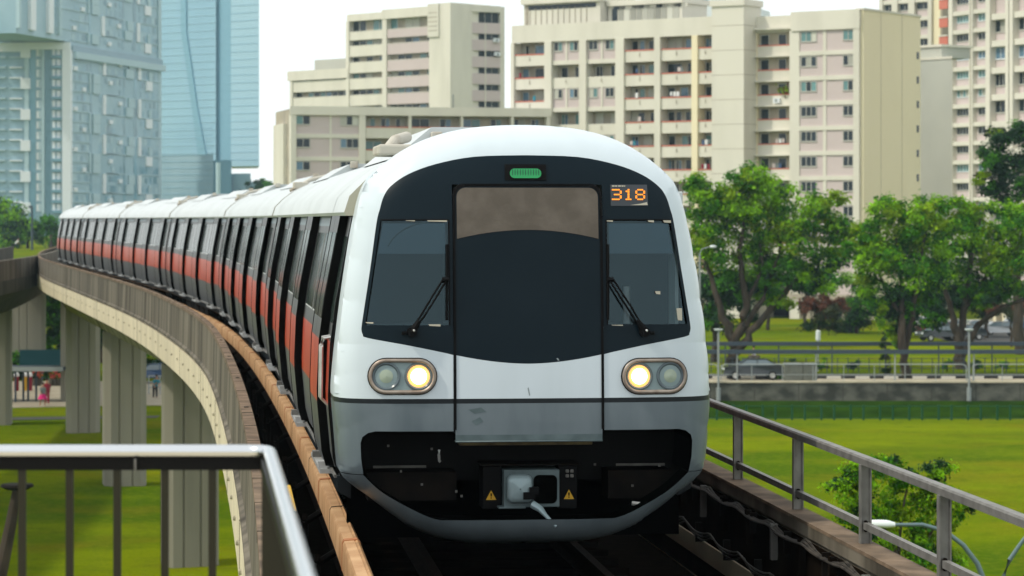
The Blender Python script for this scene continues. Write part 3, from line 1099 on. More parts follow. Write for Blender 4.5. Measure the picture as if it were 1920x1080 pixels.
# strip above the door
top = [p for p in mask_top if p[0] < DW + GAP]
wj = np.interp(DW + GAP, [p[0] for p in mask_top[:30]], [p[1] for p in mask_top[:30]])
DT = uv(990, 346)[1]
hp = [(u, w) for u, w in top] + [(DW + GAP, wj), (DW + GAP, DT)]
tri_panel(b, hp + [(-u, w) for u, w in hp[::-1] if u > 1e-6], 'mask')
b.build('front_mask', train, smooth=True, angle=40)

# windscreens with the cab behind
for s in (1, -1):
    b = MB()
    ws_ = [(win_in, WT), (win_out(WT), WT), (win_out((WT + WBt) / 2), (WT + WBt) / 2), (win_out(WBt), WBt), (win_in, WBt)]
    tri_panel(b, [(s * u, w) for u, w in ws_], 'cab_glass', off=-.015)
    o = b.build('windscreen', train, smooth=True)
    b = MB()
    vb = uv(770, 476)[1]
    tri_panel(b, [(s * u, w) for u, w in [(win_in + .02, WT - .03), (win_out(WT) - .02, WT - .03), (win_out(vb) - .02, vb), (win_in + .02, vb)]], 'visor', off=-.035)
    if s < 0:
        arc = [(-.75 - .42 * math.cos(a), vb + .0 + .27 * math.sin(a)) for a in [math.pi * i / 14 for i in range(15)]]
        b.tube([(u, depth(u, w) + .03, w) for u, w in arc[1:-1]], .006, 'cab_dark', 6)
    b.build('sun_visor', o, smooth=True)
    b = MB()
    for (u0, u1, w0, w1) in ((win_in - .012, win_in, WBt, WT),):
        tri_panel(b, [(s * u, w) for u, w in [(u0, w1), (u1, w1), (u1, w0), (u0, w0)]], 'rubber', off=.004)
    tri_panel(b, [(s * u, w) for u, w in [(win_in, WT + .006), (win_out(WT), WT + .006), (win_out(WT), WT - .004), (win_in, WT - .004)]], 'rubber', off=.004)
    b.build('seal', o)
    spots = ((800, 838, 412, 416), (760, 778, 413, 415), (803, 826, 608, 612), (685, 700, 604, 607)) if s < 0 else ((1136, 1149, 413, 416), (1214, 1226, 413, 417), (1243, 1258, 413, 418), (1136, 1142, 482, 490), (1146, 1168, 609, 611), (1268, 1279, 578, 601), (1228, 1238, 546, 552))
    for (x0, x1, y0, y1) in spots:
        b = MB()
        a_, c_ = uv(x0, y0), uv(x1, y1)
        tri_panel(b, [a_, (c_[0], a_[1]), c_, (a_[0] + .01, c_[1] + .004)], 'sticker', off=.003)
        b.build('sticker', o)
b = MB()
b.box(-1.35, 1.35, 1.55, 1.6, 1.7, 3.1, 'cab_wall')
b.box(-1.40, 1.40, .45, 1.6, 1.75, 1.8, 'cab_dark')
b.box(-1.37, -1.34, .7, 1.6, 1.8, 2.9, 'cab_wall')
b.box(1.34, 1.37, .7, 1.6, 1.8, 2.9, 'cab_wall')
b.box(-1.22, 1.22, .62, 1.6, 3.14, 3.18, 'cab_dark')
b.box(-1.3, -.62, .35, .7, 1.8, 2.12, 'cab_dark')
b.box(.62, 1.3, .35, .7, 1.8, 2.08, 'cab_dark')
b.box(-.63, -.60, .4, 1.55, 1.8, 3.2, 'cab_dark')
b.box(.60, .63, .4, 1.55, 1.8, 3.2, 'cab_dark')
for k in range(7):
    a = -1.0 + k * .05
for s in (-1, 1):
    b.box(s * 1.0 - .24, s * 1.0 + .24, 1.1, 1.2, 1.8, 2.42, 'coupler_grey')
    b.box(s * 1.0 - .15, s * 1.0 + .15, 1.1, 1.18, 2.44, 2.58, 'coupler_grey')
    b.box(s * 1.0 - .26, s * 1.0 + .26, .85, 1.2, 1.8, 1.95, 'cab_dark')
    b.box(s * .8 - .12, s * .8 + .12, 1.52, 1.55, 2.2, 3.0, 'cab_glass')
b.tube([(.95, .9, 2.1), (.95, .9, 2.42)], .03, 'alu', 8)
b.tube([(.82, 1.54, 2.95), (.82, 1.54, 2.5), (1.0, 1.54, 2.5)], .01, 'alu', 6)
b.build('cab_interior', train)

# gangway door in the middle of the nose
b = MB()
dx = DW - .004
arc = [(u, uv(990, 431)[1] - (u / dx) ** 2 * (uv(990, 431)[1] - uv(855, 449)[1])) for u in np.linspace(dx - .02, -dx + .02, 21)]
d_top = uv(990, 352)[1]
rr = .075
crn = [(dx - .02 - rr + rr * math.sin(a), d_top - rr + rr * math.cos(a)) for a in [math.pi / 2 * i / 6 for i in range(7)]]
tri_panel(b, crn + arc + [(-u, w) for u, w in crn[::-1]], 'taupe', off=.006)
rr2 = .09
crn2 = [(dx - rr2 + rr2 * math.sin(a), DT - .006 - rr2 + rr2 * math.cos(a)) for a in [math.pi / 2 * i / 6 for i in range(7)]]
wm = mask_bot[-1][1]
botc = [(u, uv(990, 682)[1] + (abs(u) / dx) ** 1.8 * (wm - uv(990, 682)[1])) for u in np.linspace(dx, -dx, 25)]
tri_panel(b, crn2 + [(dx, wm)] + botc[1:-1] + [(-dx, wm)] + [(-u, w) for u, w in crn2[::-1]], 'mask', off=.002)
tri_panel(b, [(dx, wm)] + [(dx, strT), (-dx, strT), (-dx, wm)] + botc[::-1][1:-1], 'white_paint', off=.002)
tri_panel(b, [(dx, strT), (dx, strB), (-dx, strB), (-dx, strT)], 'stripe_black', off=.002)
tri_panel(b, [(dx, strB), (dx, door_bot + .05), (-dx, door_bot + .05), (-dx, strB)], 'grey_paint', off=.002)
tri_panel(b, [(dx, door_bot + .05), (dx, door_bot), (-dx, door_bot), (-dx, door_bot + .05)], 'coupler_grey', off=.002)
b.box(-dx, dx, depth(0, 1.1) - .002, depth(0, 1.1) + .12, door_bot - .012, door_bot, 'coupler_grey')
for pl in (((989, 728), (991, 726), (994, 741), (992, 742)), ((1043, 672), (1046, 671), (1049, 676), (1046, 676)), ((878, 768), (902, 764), (912, 772), (890, 776)), ((884, 790), (900, 782), (906, 790), (893, 798))):
    tri_panel(b, pxs(*pl), 'grime' if pl[0][1] < 750 else 'coupler_grey', off=.0035)
door = b.build('gangway_door', train, smooth=True, angle=30)
door['label'] = 'flat middle door, dark above and white below, with a taupe panel at its head'
b = MB()
sl = []
for (rx, zt_) in ((dx + .012, DT + .006), (dx - .008, DT - .016)):
    c_ = [(rx - rr2 + rr2 * math.sin(a), zt_ - rr2 + rr2 * math.cos(a)) for a in [math.pi / 2 * i / 8 for i in range(9)]]
    sl.append([(u, w) for u, w in ([(rx, 1.26)] + [(rx, 1.26 + (c_[-1][1] - 1.26) * i / 30) for i in range(1, 30)] + c_[::-1])])
for s in (1, -1):
    r0 = [(s * u, depth(u, w) - .010, w) for u, w in sl[0]]
    r1 = [(s * u, depth(u, w) - .010, w) for u, w in sl[1]]
    b.sweep([r0, r1], 'rubber', closed=False)
    b.sweep([r0, [(x, y + .03, z) for x, y, z in r0]], 'rubber', closed=False)
c0 = [(u, depth(u, DT) - .010, DT + .006) for u in np.linspace(-(dx + .012 - rr2), dx + .012 - rr2, 12)]
c1 = [(u, depth(u, DT) - .010, DT - .016) for u in np.linspace(-(dx - .008 - rr2), dx - .008 - rr2, 12)]
b.sweep([c0, c1], 'rubber', closed=False)
b.build('seal', door)
b = MB()
b.box(-dx + .05, dx - .06, .18, .40, uv(990, 838)[1], uv(990, 830)[1], 'olive_metal')
b.build('tread_plate', door, bevel=.006)

# headlights
def stadium(cx, cz, hx, hz, n=14):
    pts = []
    for i in range(n + 1):
        a = -math.pi / 2 + math.pi * i / n
        pts.append((cx + hx - hz + hz * math.cos(a), cz + hz * math.sin(a)))
    for i in range(n + 1):
        a = math.pi / 2 + math.pi * i / n
        pts.append((cx - hx + hz + hz * math.cos(a), cz + hz * math.sin(a)))
    return pts


def ring_on(b, cx, cz, prof, mname, shape):
    """prof: list of (hx, hz, off)"""
    rings = []
    for hx, hz, off in prof:
        rings.append([(u, depth(u, w) - off, w) for u, w in shape(cx, cz, hx, hz)])
    b.sweep(rings, mname, closed=True)


def circ(cx, cz, hx, hz, n=28):
    return [(cx + hx * math.cos(2 * math.pi * i / n), cz + hz * math.sin(2 * math.pi * i / n)) for i in range(n)]


for s, cpx in ((-1, (754.5, 705.6)), (1, (1227.5, 705.0))):
    cx, cz = uv(*cpx)
    b = MB()
    ring_on(b, cx, cz, [(.287, .153, .0), (.287, .153, .012), (.280, .146, .022)], 'rubber', stadium)
    ring_on(b, cx, cz, [(.280, .146, .020), (.268, .135, .034), (.252, .119, .030), (.246, .112, .008)], 'lamp_bezel', stadium)
    tri_panel(b, stadium(cx, cz, .25, .116), 'lamp_panel', off=.006)
    hl = b.build('headlight', train, smooth=True, angle=40)
    for k in (-1, 1):
        lit = (k == -s)
        lx = cx + k * .133
        b = MB()
        ring_on(b, lx, cz, [(.118, .118, .006), (.116, .116, .018), (.104, .104, .020), (.092, .092, .010)], 'lamp_ring', circ)
        def disc(r, off, mname):
            ring_on(b, lx, cz, [(r, r, off), (r * .5, r * .5, off + .006), (.002, .002, off + .008)], mname, circ)
        if lit:
            disc(.094, .010, 'lamp_glow')
            disc(.066, .018, 'lamp_on')
        else:
            disc(.094, .008, 'lamp_panel')
            disc(.056, .014, 'lamp_off')
        o = b.build('lamp', hl, smooth=True)
        o['label'] = 'glowing warm lamp' if lit else 'unlit greenish lamp'

# green marker light above the door
b = MB()
g0, g1 = uv(946, 308), uv(1024, 338)
tri_panel(b, [g0, (g1[0], g0[1]), g1, (g0[0], g1[1])], 'rubber', off=.012)
fl = [(u, depth(u, w) - .012, w) for u, w in [g0, (g1[0], g0[1]), g1, (g0[0], g1[1])]]
b.sweep([fl, [(x, y + .02, z) for x, y, z in fl]], 'rubber', closed=True)
ml = b.build('marker_light', train)
b = MB()
gc = uv(985, 325)
tri_panel(b, stadium(gc[0], gc[1], .132, .04), 'green_led', off=.018)
b.build('lens', ml)
b = MB()
for i in range(11):
    u = gc[0] - .11 + .022 * i
    b.box(u - .002, u + .002, depth(u, gc[1]) - .022, depth(u, gc[1]) - .017, gc[1] - .034, gc[1] + .034, 'cab_dark')
b.build('lens_rib', ml)

# number display
b = MB()
d0, d1 = uv(1144, 346), uv(1215, 386)
tri_panel(b, [d0, (d1[0], d0[1]), d1, (d0[0], d1[1])], 'display_face', off=.004)
dsp = b.build('number_display', train)
glyph = {'3': ['11110', '00001', '00001', '01110', '00001', '00001', '11110'], '1': ['00100', '01100', '00100', '00100', '00100', '00100', '01110'],
         '8': ['01110', '10001', '10001', '01110', '10001', '10001', '01110']}
for gx, ch in ((1147, '3'), (1169, '1'), (1191, '8')):
    b = MB()
    for r_ in range(7):
        for c_ in range(5):
            if glyph[ch][r_][c_] == '1':
                a_ = uv(gx + c_ * 3.7, 354.5 + r_ * 3.0)
                e_ = uv(gx + (c_ + 1) * 3.7 - .15, 354.5 + (r_ + 1) * 3.0 - .5)
                tri_panel(b, [a_, (e_[0], a_[1]), e_, (a_[0], e_[1])], 'orange_led', off=.008, step=1)
    b.build('digit', dsp)
b = MB()
for x0, x1 in ((1147, 1152), (1153, 1157), (1158.5, 1164), (1165, 1169), (1170, 1172)):
    a_, e_ = uv(x0, 347.5), uv(x1, 350)
    tri_panel(b, [a_, (e_[0], a_[1]), e_, (a_[0], e_[1])], 'sticker', off=.008, step=1)
pts = pxs((1181, 384.5), (1200, 382), (1213, 379), (1214, 384.5))
tri_panel(b, pts, 'sticker', off=.008, step=1)
b.build('sticker', dsp)

# wipers
for s, piv, tip, bt, bb in ((-1, (772, 622), (833, 524), (837.5, 458), (837.5, 600)), (1, (1207, 622), (1144, 524), (1139.5, 458), (1139.5, 600))):
    b = MB()
    pv, tp, q0, q1 = uv(*piv), uv(*tip), uv(*bt), uv(*bb)

    def on(u, w, o):
        return Vector((u, depth(u, w) - o, w))
    for k in (-.018, .018):
        b.tube([on(pv[0] + k * .6, pv[1], .05), on((pv[0] + tp[0]) / 2 + k, (pv[1] + tp[1]) / 2, .075), on(tp[0] + k, tp[1], .055)], .0085, 'rubber', 8)
    b.tube([on(pv[0], pv[1], 0), on(pv[0], pv[1], .075)], .042, 'rubber', 14)
    b.tube([on(pv[0] - s * -.06, pv[1] + .0, .045), on(pv[0] + s * .06, pv[1] - .02, .04)], .028, 'rubber', 10)
    b.tube([on(pv[0], pv[1], .045), on(pv[0] * .985 + tp[0] * .015 + (tp[0] - pv[0]) * .2, pv[1] + (tp[1] - pv[1]) * .22, .06)], [.04, .018], 'rubber', 10)
    b.ball(tuple(on(pv[0] + .012, pv[1] + .012, .078)), .012, .008, .012, 'alu', 8, 6)
    b.tube([on(tp[0] - .03 * s, tp[1], .05), on(tp[0] + .02 * s, tp[1], .05)], .022, 'rubber', 8)
    wp = b.build('wiper', train, smooth=True)
    b = MB()
    n = 10
    b.tube([on(q0[0] + (q1[0] - q0[0]) * i / n, q0[1] + (q1[1] - q0[1]) * i / n, .022) for i in range(n + 1)], .011, 'rubber', 8)
    b.build('blade', wp, smooth=True)

# coupler
cpl = MB()
cu = .055
cpl.box(cu - .235, cu + .235, .30, .75, .585, .90, 'coupler_grey')
cpl.box(cu - .40, cu - .24, .42, .75, .56, .92, 'rubber')
cpl.box(cu + .24, cu + .40, .42, .75, .56, .92, 'rubber')
cpl.box(cu - .42, cu + .42, .40, .75, .925, .94, 'dark_steel')
cpl.box(cu - .28, cu - .05, .285, .5, .575, .592, 'coupler_grey')
for k in range(4):
    cpl.box(cu + .30 + (k % 2) * .04, cu + .33 + (k % 2) * .04, .405, .419, .82 + .04 * (k // 2), .85 + .04 * (k // 2), 'galv')
co = cpl.build('coupler', train, bevel=.012)
b = MB()


def rsq(cx, cz, hx, hz, r, n=5):
    pts = []
    for qx, qz, a0 in ((1, 1, 0), (-1, 1, math.pi / 2), (-1, -1, math.pi), (1, -1, 3 * math.pi / 2)):
        for i in range(n + 1):
            a = a0 + math.pi / 2 * i / n
            pts.append((cx + qx * (hx - r) + r * math.cos(a), cz + qz * (hz - r) + r * math.sin(a)))
    return pts


rings = []
for f_, y in ((1.0, .305), (1.0, .26), (.9, .235), (.6, .22), (.05, .215)):
    rings.append([(cu - .105 + (u - cu + .105) * f_, y, .745 + (w - .745) * f_) for u, w in rsq(cu - .105, .745, .105, .118, .05)])
b.sweep(rings, 'coupler_light', True)
b.build('coupling_cone', co, smooth=True, angle=50)
b = MB()
b.mesh([(u, .296, w) for u, w in rsq(cu + .115, .735, .10, .12, .045)], [tuple(range(24))], 'black_void')
b.box(cu - .03, cu + .05, .20, .30, .70, .76, 'rubber')
b.box(cu - .08, cu + .02, .20, .28, .66, .72, 'rubber')
b.build('coupling_socket', co)
b = MB()
b.tube([(cu - .0, .24, .615), (cu + .06, .20, .58), (cu + .10, .16, .53), (cu + .185, .12, .44)], [.035, .03, .018, .014], 'coupler_light', 8)
b.build('release_lever', co, smooth=True)
for s in (-1, 1):
    b = MB()
    x, z = cu + s * .33, .675
    b.mesh([(x - .044, .414, z - .036), (x + .044, .414, z - .036), (x, .414, z + .045)], [(0, 1, 2)], 'yellow')
    b.mesh([(x - .005, .411, z - .008), (x + .005, .411, z - .008), (x + .007, .411, z + .02), (x - .007, .411, z + .02)], [(0, 1, 2, 3)], 'black_void')
    b.mesh([(x - .005, .411, z - .024), (x + .005, .411, z - .024), (x + .005, .411, z - .014), (x - .005, .411, z - .014)], [(0, 1, 2, 3)], 'black_void')
    b.build('warning_sign', co)

# ---- carriages
WALL = [(.75, 1.50), (.95, 1.555), (1.38, 1.595), (1.5, 1.597), (1.93, 1.58), (2.3, 1.53), (2.69, 1.455), (3.06, 1.385)]
_ww = np.array([a for a, c in WALL])
_wu = np.array([c for a, c in WALL])


def wall(w):
    return float(np.interp(w, _ww, _wu))


def strip(b, s0, s1, w0, w1, mname, off=0.0, sides=(-1, 1), edge=None):
    """a piece of the bent side wall between s0..s1 and w0..w1, proud by off"""
    ws_ = [w0] + [w for w in _ww if w0 + 1e-4 < w < w1 - 1e-4] + [w1]
    for s in sides:
        rows = [[(s * (wall(w) + off), q, w) for w in ws_] for q in (s0, s1)]
        b.sweep(rows, mname, closed=False)
        if edge:
            for q in (s0, s1):
                b.sweep([[(s * (wall(w) + off), q, w) for w in ws_], [(s * (wall(w) - .01), q, w) for w in ws_]], edge, closed=False)
            for w in (w0, w1):
                b.face([(s * (wall(w) + off), s0, w), (s * (wall(w) + off), s1, w), (s * (wall(w) - .01), s1, w), (s * (wall(w) - .01), s0, w)], edge)


ROOF = [(1.40, 3.03), (1.465, 3.03), (1.48, 3.06), (1.435, 3.20), (1.30, 3.335), (1.13, 3.46), (.90, 3.57), (.60, 3.67), (.30, 3.725), (0, 3.74)]


def carriage(name_label, s0, s1, doors, loc, rz, lead=False):
    b = MB()
    strip(b, s0, s1, .80, 1.38, 'body_grey')
    full = [(s * wall(w), w) for s, ws_ in ((1, list(_ww)), (-1, list(_ww[::-1]))) for w in ws_]
    for q in (s0, s1):
        b.face([(u, q + (.001 if q == s0 else -.001), w) for u, w in full], 'bar_black')
    b.box(-1.4, 1.4, s0 + .5, s1 - .5, .80, .86, 'dark_steel')
    car = b.build('carriage', train, smooth=True, angle=25)
    car['label'] = name_label
    car.location = loc
    car.rotation_euler = (0, 0, rz)
    b = MB()
    strip(b, s0, s1, 1.38, 1.94, 'body_red')
    b.build('red_stripe', car, smooth=True)
    b = MB()
    strip(b, s0, s1, 1.94, 2.93, 'body_dark')
    strip(b, s0, s1, 2.93, 3.06, 'body_top_strip')  # paler grey-blue strip along the top of the wall
    b.build('window_band', car, smooth=True)
    b = MB()
    rf = ROOF + [(-u, w) for u, w in ROOF[::-1][1:]]
    b.sweep([[(u, q, w) for u, w in rf] for q in (s0 - .02, s1 + .02)], 'roof_white', closed=False)
    for q in (s0 - .02, s1 + .02):
        b.face([(u, q, w) for u, w in rf], 'eave_beige')
    k = s0 + 2.0
    while k < s1:
        b.sweep([[(u * 1.003, q, w + .004) for u, w in rf[2:-2]] for q in (k, k + .05)], 'roof_white', closed=False)
        k += 5.9
    b.build('roof', car, smooth=True, angle=30)
    for q0 in (s0 + (1.3 if lead else 2.6), s1 - 7.6):
        b = MB()
        for m_, (a, c_) in (('roof_white', (q0, q0 + 5.0)),):
            top = 3.835 if lead and q0 < 8 else 3.762
            sec = [(-.95, 3.56), (-.62, top), (.62, top), (.95, 3.56)]
            b.sweep([[(u, q, w) for u, w in sec] for q in (a, c_)], m_, closed=False)
            for q in (a, c_):
                b.face([(u, q, w) for u, w in sec], 'roof_white')
        for s in (-1, 1):
            b.box(s * .58 - .05, s * .58 + .05, q0 - .12, q0 - .01, 3.70, 3.79, 'roof_dirty')
        b.build('roof_unit', car, bevel=.01)
    random.seed(int(loc[1] * 10) + 3)
    for q0 in ((s0 + .3,) if False else (s0 + .35, s1 - .9)):
        if (lead and q0 < 5) or q0 > 10:
            continue
        for s in (-1, 1):
            b = MB()
            b.box(s * .95 - .14, s * .95 + .10, q0, q0 + .45, 3.50, 3.62, 'roof_dirty')
            b.tube([(s * 1.15, q0 + .1, 3.47), (s * .8, q0 + .3, 3.66), (s * .45, q0 + .45, 3.74)], .035, 'roof_dirty', 8)
            b.build('roof_connector', car, bevel=.02)
    if lead:
        b = MB()
        pts = [(-1.05, s0 + .75, 3.62), (-.98, s0 + .9, 3.70), (-.85, s0 + 1.1, 3.74)]
        b.tube(pts, .055, 'roof_dirty', 8)
        b.box(-1.16, -.86, s0 + .4, s0 + 1.2, 3.56, 3.655, 'roof_dirty')
        b.build('roof_connector', car, bevel=.02)
    # sole bar
    b = MB()
    for s in (-1, 1):
        sec = [(s * 1.42, .80), (s * 1.54, .80), (s * 1.53, .66), (s * 1.42, .60)]
        b.sweep([[(u, q, w) for u, w in sec] for q in (s0, s1)], 'dark_steel' if False else 'stripe_black', True, True)
        b.box(min(s * 1.5, s * 1.56), max(s * 1.5, s * 1.56), s0 + .1, s1 - .1, .775, .80, 'galv')
    b.build('sole_bar', car)
    prev = s0
    for i, d in enumerate(doors + [None]):
        if d is not None:
            for s in (-1, 1):
                b = MB()
                o_ = .075
                strip(b, d, d + 1.62, .82, 1.38, 'body_grey', o_, (s,), 'bar_black')
                strip(b, d, d + 1.62, 1.38, 1.94, 'body_red', o_, (s,), 'bar_black')
                strip(b, d, d + 1.62, 1.94, 3.03, 'body_dark', o_, (s,), 'bar_black')
                for e_ in (d, d + 1.60):
                    strip(b, e_, e_ + .02, .815, 3.03, 'bar_black', o_ + .006, (s,), 'bar_black')
                strip(b, d + .80, d + .82, .82, 3.03, 'bar_black', o_ + .003, (s,))
                for e_ in (d + .14, d + .88):
                    strip(b, e_, e_ + .60, 2.12, 2.88, 'side_glass', o_ + .005, (s,), 'bar_black')
                b.build('door', car, smooth=True, angle=25)
                b = MB()
                x0, x1 = sorted((s * 1.49, s * 1.65))
                b.box(x0, x1, d + .02, d + 1.9, .745, .785, 'alu')
                x0, x1 = sorted((s * 1.58, s * 1.66))
                b.box(x0, x1, d + .06, d + .20, .786, .85, 'alu')
                b.box(x0, x1, d + 1.3, d + 1.45, .786, .84, 'galv')
                b.build('step_plate', car)
        a0 = prev + .25
        a1 = (d if d is not None else s1) - .25
        if a1 - a0 > 1.0:
            nW = 2 if a1 - a0 > 2.6 else 1
            wl = (a1 - a0) / nW
            for k in range(nW):
                for s in (-1, 1):
                    b = MB()
                    strip(b, a0 + k * wl + .08, a0 + (k + 1) * wl - .08, 2.10, 2.86, 'side_glass', .004, (s,), 'alu')
                    strip(b, a0 + k * wl + .08, a0 + (k + 1) * wl - .08, 2.085, 2.10, 'alu', .008, (s,))
                    for q in (.05, .09):
                        strip(b, a0 + k * wl + q, a0 + k * wl + q + .018, 2.09, 2.87, 'galv', .007, (s,))
                    b.build('window', car, smooth=True, angle=25)
        if d is not None and i < len(doors):
            for s in (-1,):
                b = MB()
                for q in (d + 1.75, d + 1.98):
                    strip(b, q, q + .10, 2.02, 2.13, 'cloth_white', .012, (s,), 'cloth_white')
                b.build('warning_label', car)
            prev = d + 1.62
    # running gear
    for q in (s0 + 4.0, s1 - 4.0):
        b = MB()
        for s in (-1, 1):
            b.box(min(s * .95, s * 1.15), max(s * .95, s * 1.15), q - 1.7, q + 1.7, .38, .62, 'dark_steel')
            for e_ in (-1.05, 1.05):
                b.tube([(s * .68, q + e_, .425), (s * .80, q + e_, .425)], .42, 'dark_steel', 20)
                b.tube([(s * .80, q + e_, .425), (s * 1.2, q + e_, .425)], .12, 'rail_steel', 10)
        b.box(-.9, .9, q - .3, q + .3, .4, .78, 'dark_steel')
        b.build('bogie', car)
    b = MB()
    k = s0 + 7.0
    random.seed(11)
    while k < s1 - 7.5:
        L_ = random.uniform(1.0, 2.0)
        for s in (-1, 1):
            x0, x1 = sorted((s * .5, s * 1.35))
            b.box(x0, x1, k, k + L_, .22 + random.uniform(0, .1), .66, 'dark_steel')
        k += L_ + random.uniform(.2, .6)
    b.build('equipment_box', car)
    if not lead:
        b = MB()
        for q in (s0 - .26, s0 - .13):
            sec = [(-1.15, .95), (1.15, .95), (1.15, 3.3), (-1.15, 3.3)]
            b.sweep([[(u * 1.03, q - .03, w) for u, w in sec], [(u, q + .03, w) for u, w in sec], [(u * 1.03, q + .10, w) for u, w in sec]], 'rubber', True, True)
        b.build('gangway_bellows', car)
    return car


lead = carriage('leading carriage behind the white nose', 1.02, 23.3, [1.85, 7.6, 13.35, 19.1], (0, 0, 0), 0.0, True)
# driver's door and its grab rails beside the nose
for s in (-1, 1):
    b = MB()
    strip(b, 1.03, 1.06, .82, 3.03, 'bar_black', .02, (s,), 'bar_black')
    strip(b, 1.06, 1.80, .82, 1.38, 'body_grey', .006, (s,), 'bar_black')
    strip(b, 1.06, 1.80, 1.38, 1.94, 'body_red', .006, (s,), 'bar_black')
    strip(b, 1.06, 1.80, 1.94, 3.03, 'body_dark', .006, (s,), 'bar_black')
    strip(b, 1.14, 1.72, 2.1, 2.85, 'side_glass', .012, (s,), 'bar_black')
    b.build('cab_door', lead, smooth=True, angle=25)
for s in (-1, 1):
    for q in (1.22, 1.52):
        b = MB()
        b.tube([(s * (wall(1.98)), q, 1.98), (s * (wall(1.98) + .07), q, 1.97), (s * (wall(1.9) + .08), q, 1.90), (s * (wall(1.45) + .07), q, 1.45), (s * wall(1.38), q, 1.38)], .013, 'alu', 8)
        b.build('grab_rail', lead, smooth=True)
# small white side lamp behind the right shoulder of the nose
b = MB()
b.box(1.36, 1.46, 1.0, 1.1, 3.02, 3.24, 'roof_white')
b.build('side_lamp', train, bevel=.01)


def rel(k):
    d = PJ[k] - PJ[0]
    c, s = math.cos(TH[0]), math.sin(TH[0])
    return (c * d.x + s * d.y, -s * d.x + c * d.y, 0)


car2 = carriage('second carriage', .25, 23.15, [1.85, 7.65, 13.5, 19.6], rel(1), TH[1] - TH[0])
for k, lab in ((2, 'third carriage'), (3, 'fourth carriage'), (4, 'fifth carriage'), (5, 'rearmost carriage, farthest along the curve')):
    o = copy_tree(car2, train)
    o.location = rel(k)
    o.rotation_euler = (0, 0, TH[k] - TH[0])
    o['label'] = lab
# ------------------------------------------------------------------ buildings
class Facade:
    """a building with one straight front; local x runs along the front, local y into the building"""

    def __init__(s, name, label, pxa, Ya, pxb, Yb, group=None, cat='building'):
        s.A = Vector(((pxa - 960) / F * Ya, Ya))
        B = Vector(((pxb - 960) / F * Yb, Yb))
        d = B - s.A
        s.L = d.length
        s.d = d.normalized()
        s.rz = math.atan2(s.d.y, s.d.x)
        s.o = thing(name, label, cat, (s.A.x, s.A.y, 0), s.rz, group)

    def s(s, px, y=0.0):
        """distance along the front of the pixel column px, on the plane y metres inside"""
        ox, oy = s.A.x - s.d.y * y, s.A.y + s.d.x * y
        r = (px - 960) / F
        return (r * oy - ox) / (s.d.x - r * s.d.y)

    def z(s, px, py):
        Y = s.A.y + s.d.y * s.s(px)
        return HC - (py - 411) / F * Y


def window(parent, s0, s1, z0, z1, y, panes=2, style='dark', frame='win_frame', name='window', bars=True):
    b = MB()
    fw = .07
    w = (s1 - s0) / panes
    for k in range(panes):
        st = style if isinstance(style, str) else style[k % len(style)]
        b.face([(s0 + k * w + .03, y - .02, z0 + .05), (s0 + (k + 1) * w - .03, y - .02, z0 + .05), (s0 + (k + 1) * w - .03, y - .02, z1 - .05), (s0 + k * w + .03, y - .02, z1 - .05)], st)
        if k and bars:
            b.box(s0 + k * w - .035, s0 + k * w + .035, y - .06, y - .005, z0 + .05, z1 - .05, frame)
    b.box(s0 - fw, s1 + fw, y - .10, y - .004, z0 - .08, z0 + .04, frame)
    b.box(s0 - fw, s1 + fw, y - .07, y - .004, z1 - .04, z1 + .05, frame)
    b.box(s0 - fw, s0 + .02, y - .07, y - .005, z0 + .04, z1 - .04, frame)
    b.box(s1 - .02, s1 + fw, y - .07, y - .005, z0 + .04, z1 - .04, frame)
    return b.build(name, parent)


DARKS = ['win_dark', 'win_dark', 'win_dark', 'win_blue', 'win_teal', 'win_curtain']


def rnd_style(n):
    return [random.choice(DARKS) for _ in range(n)]


def wedge(b, fc, p0, p1, y, back, z0, z1, mname):
    """a prism whose far side lies straight behind its front as seen from the station"""
    s0, s1 = fc.s(p0, y), fc.s(p1, y)
    t0, t1 = fc.s(p0, y + back), fc.s(p1, y + back)
    v = [(s0, y, z0), (s1, y, z0), (t1 - .6, y + back, z0), (t0 + .6, y + back, z0), (s0, y, z1), (s1, y, z1), (t1 - .6, y + back, z1), (t0 + .6, y + back, z1)]
    b.mesh(v, [(0, 3, 2, 1), (4, 5, 6, 7), (0, 1, 5, 4), (1, 2, 6, 5), (2, 3, 7, 6), (3, 0, 4, 7)], mname)


# ---- A: the long cream slab block on the right with the yellow gable
random.seed(21)
A = Facade('apartment_block', 'long cream apartment block with a plain yellow gable end and red-edged balconies', 963, 343, 1612, 316)
PITCH, ZT = 2.8, 33.45
NF = 12
DEP = 14.0
wall_ = MB()
rec = 1.3
sA = A.s
# solid body behind the balconies
wall_.box(0.0, A.L - .02, rec, DEP, 3.9, 35.0, 'hdb_recess')
wall_.box(0.0, A.L, rec + .02, DEP - .02, 35.0, 35.3, 'hdb_roof')
# roof band
wall_.box(-.1, sA(1337), -.25, .12, ZT, 35.55, 'hdb_cream')
wall_.box(sA(1408), sA(1484, 1.2) + .3, .9, 1.6, ZT, 35.35, 'hdb_cream')
wall_.box(sA(1484), A.L + .05, -.2, .2, ZT, 35.6, 'hdb_cream')
wall_.box(0, A.L, .12, rec, ZT + .3, ZT + .5, 'hdb_cream')
bays = [('balc', 966, 1022), ('pink', 1036, 1088), ('pink', 1101, 1156), ('balc', 1172, 1229), ('balc', 1240, 1299), ('balc', 1310, 1337)]
cols = [(960, 966, 'hdb_cream'), (1023, 1036, 'hdb_cream'), (1088, 1101, 'hdb_cream'), (1156, 1172, 'hdb_cream'), (1229, 1240, 'hdb_cream'), (1299, 1310, 'hdb_yellow')]
for p0, p1, m_ in cols:
    wall_.box(sA(p0), sA(p1), -.30, rec, 1.1, ZT, m_)
ROWS = list(range(0, 9))
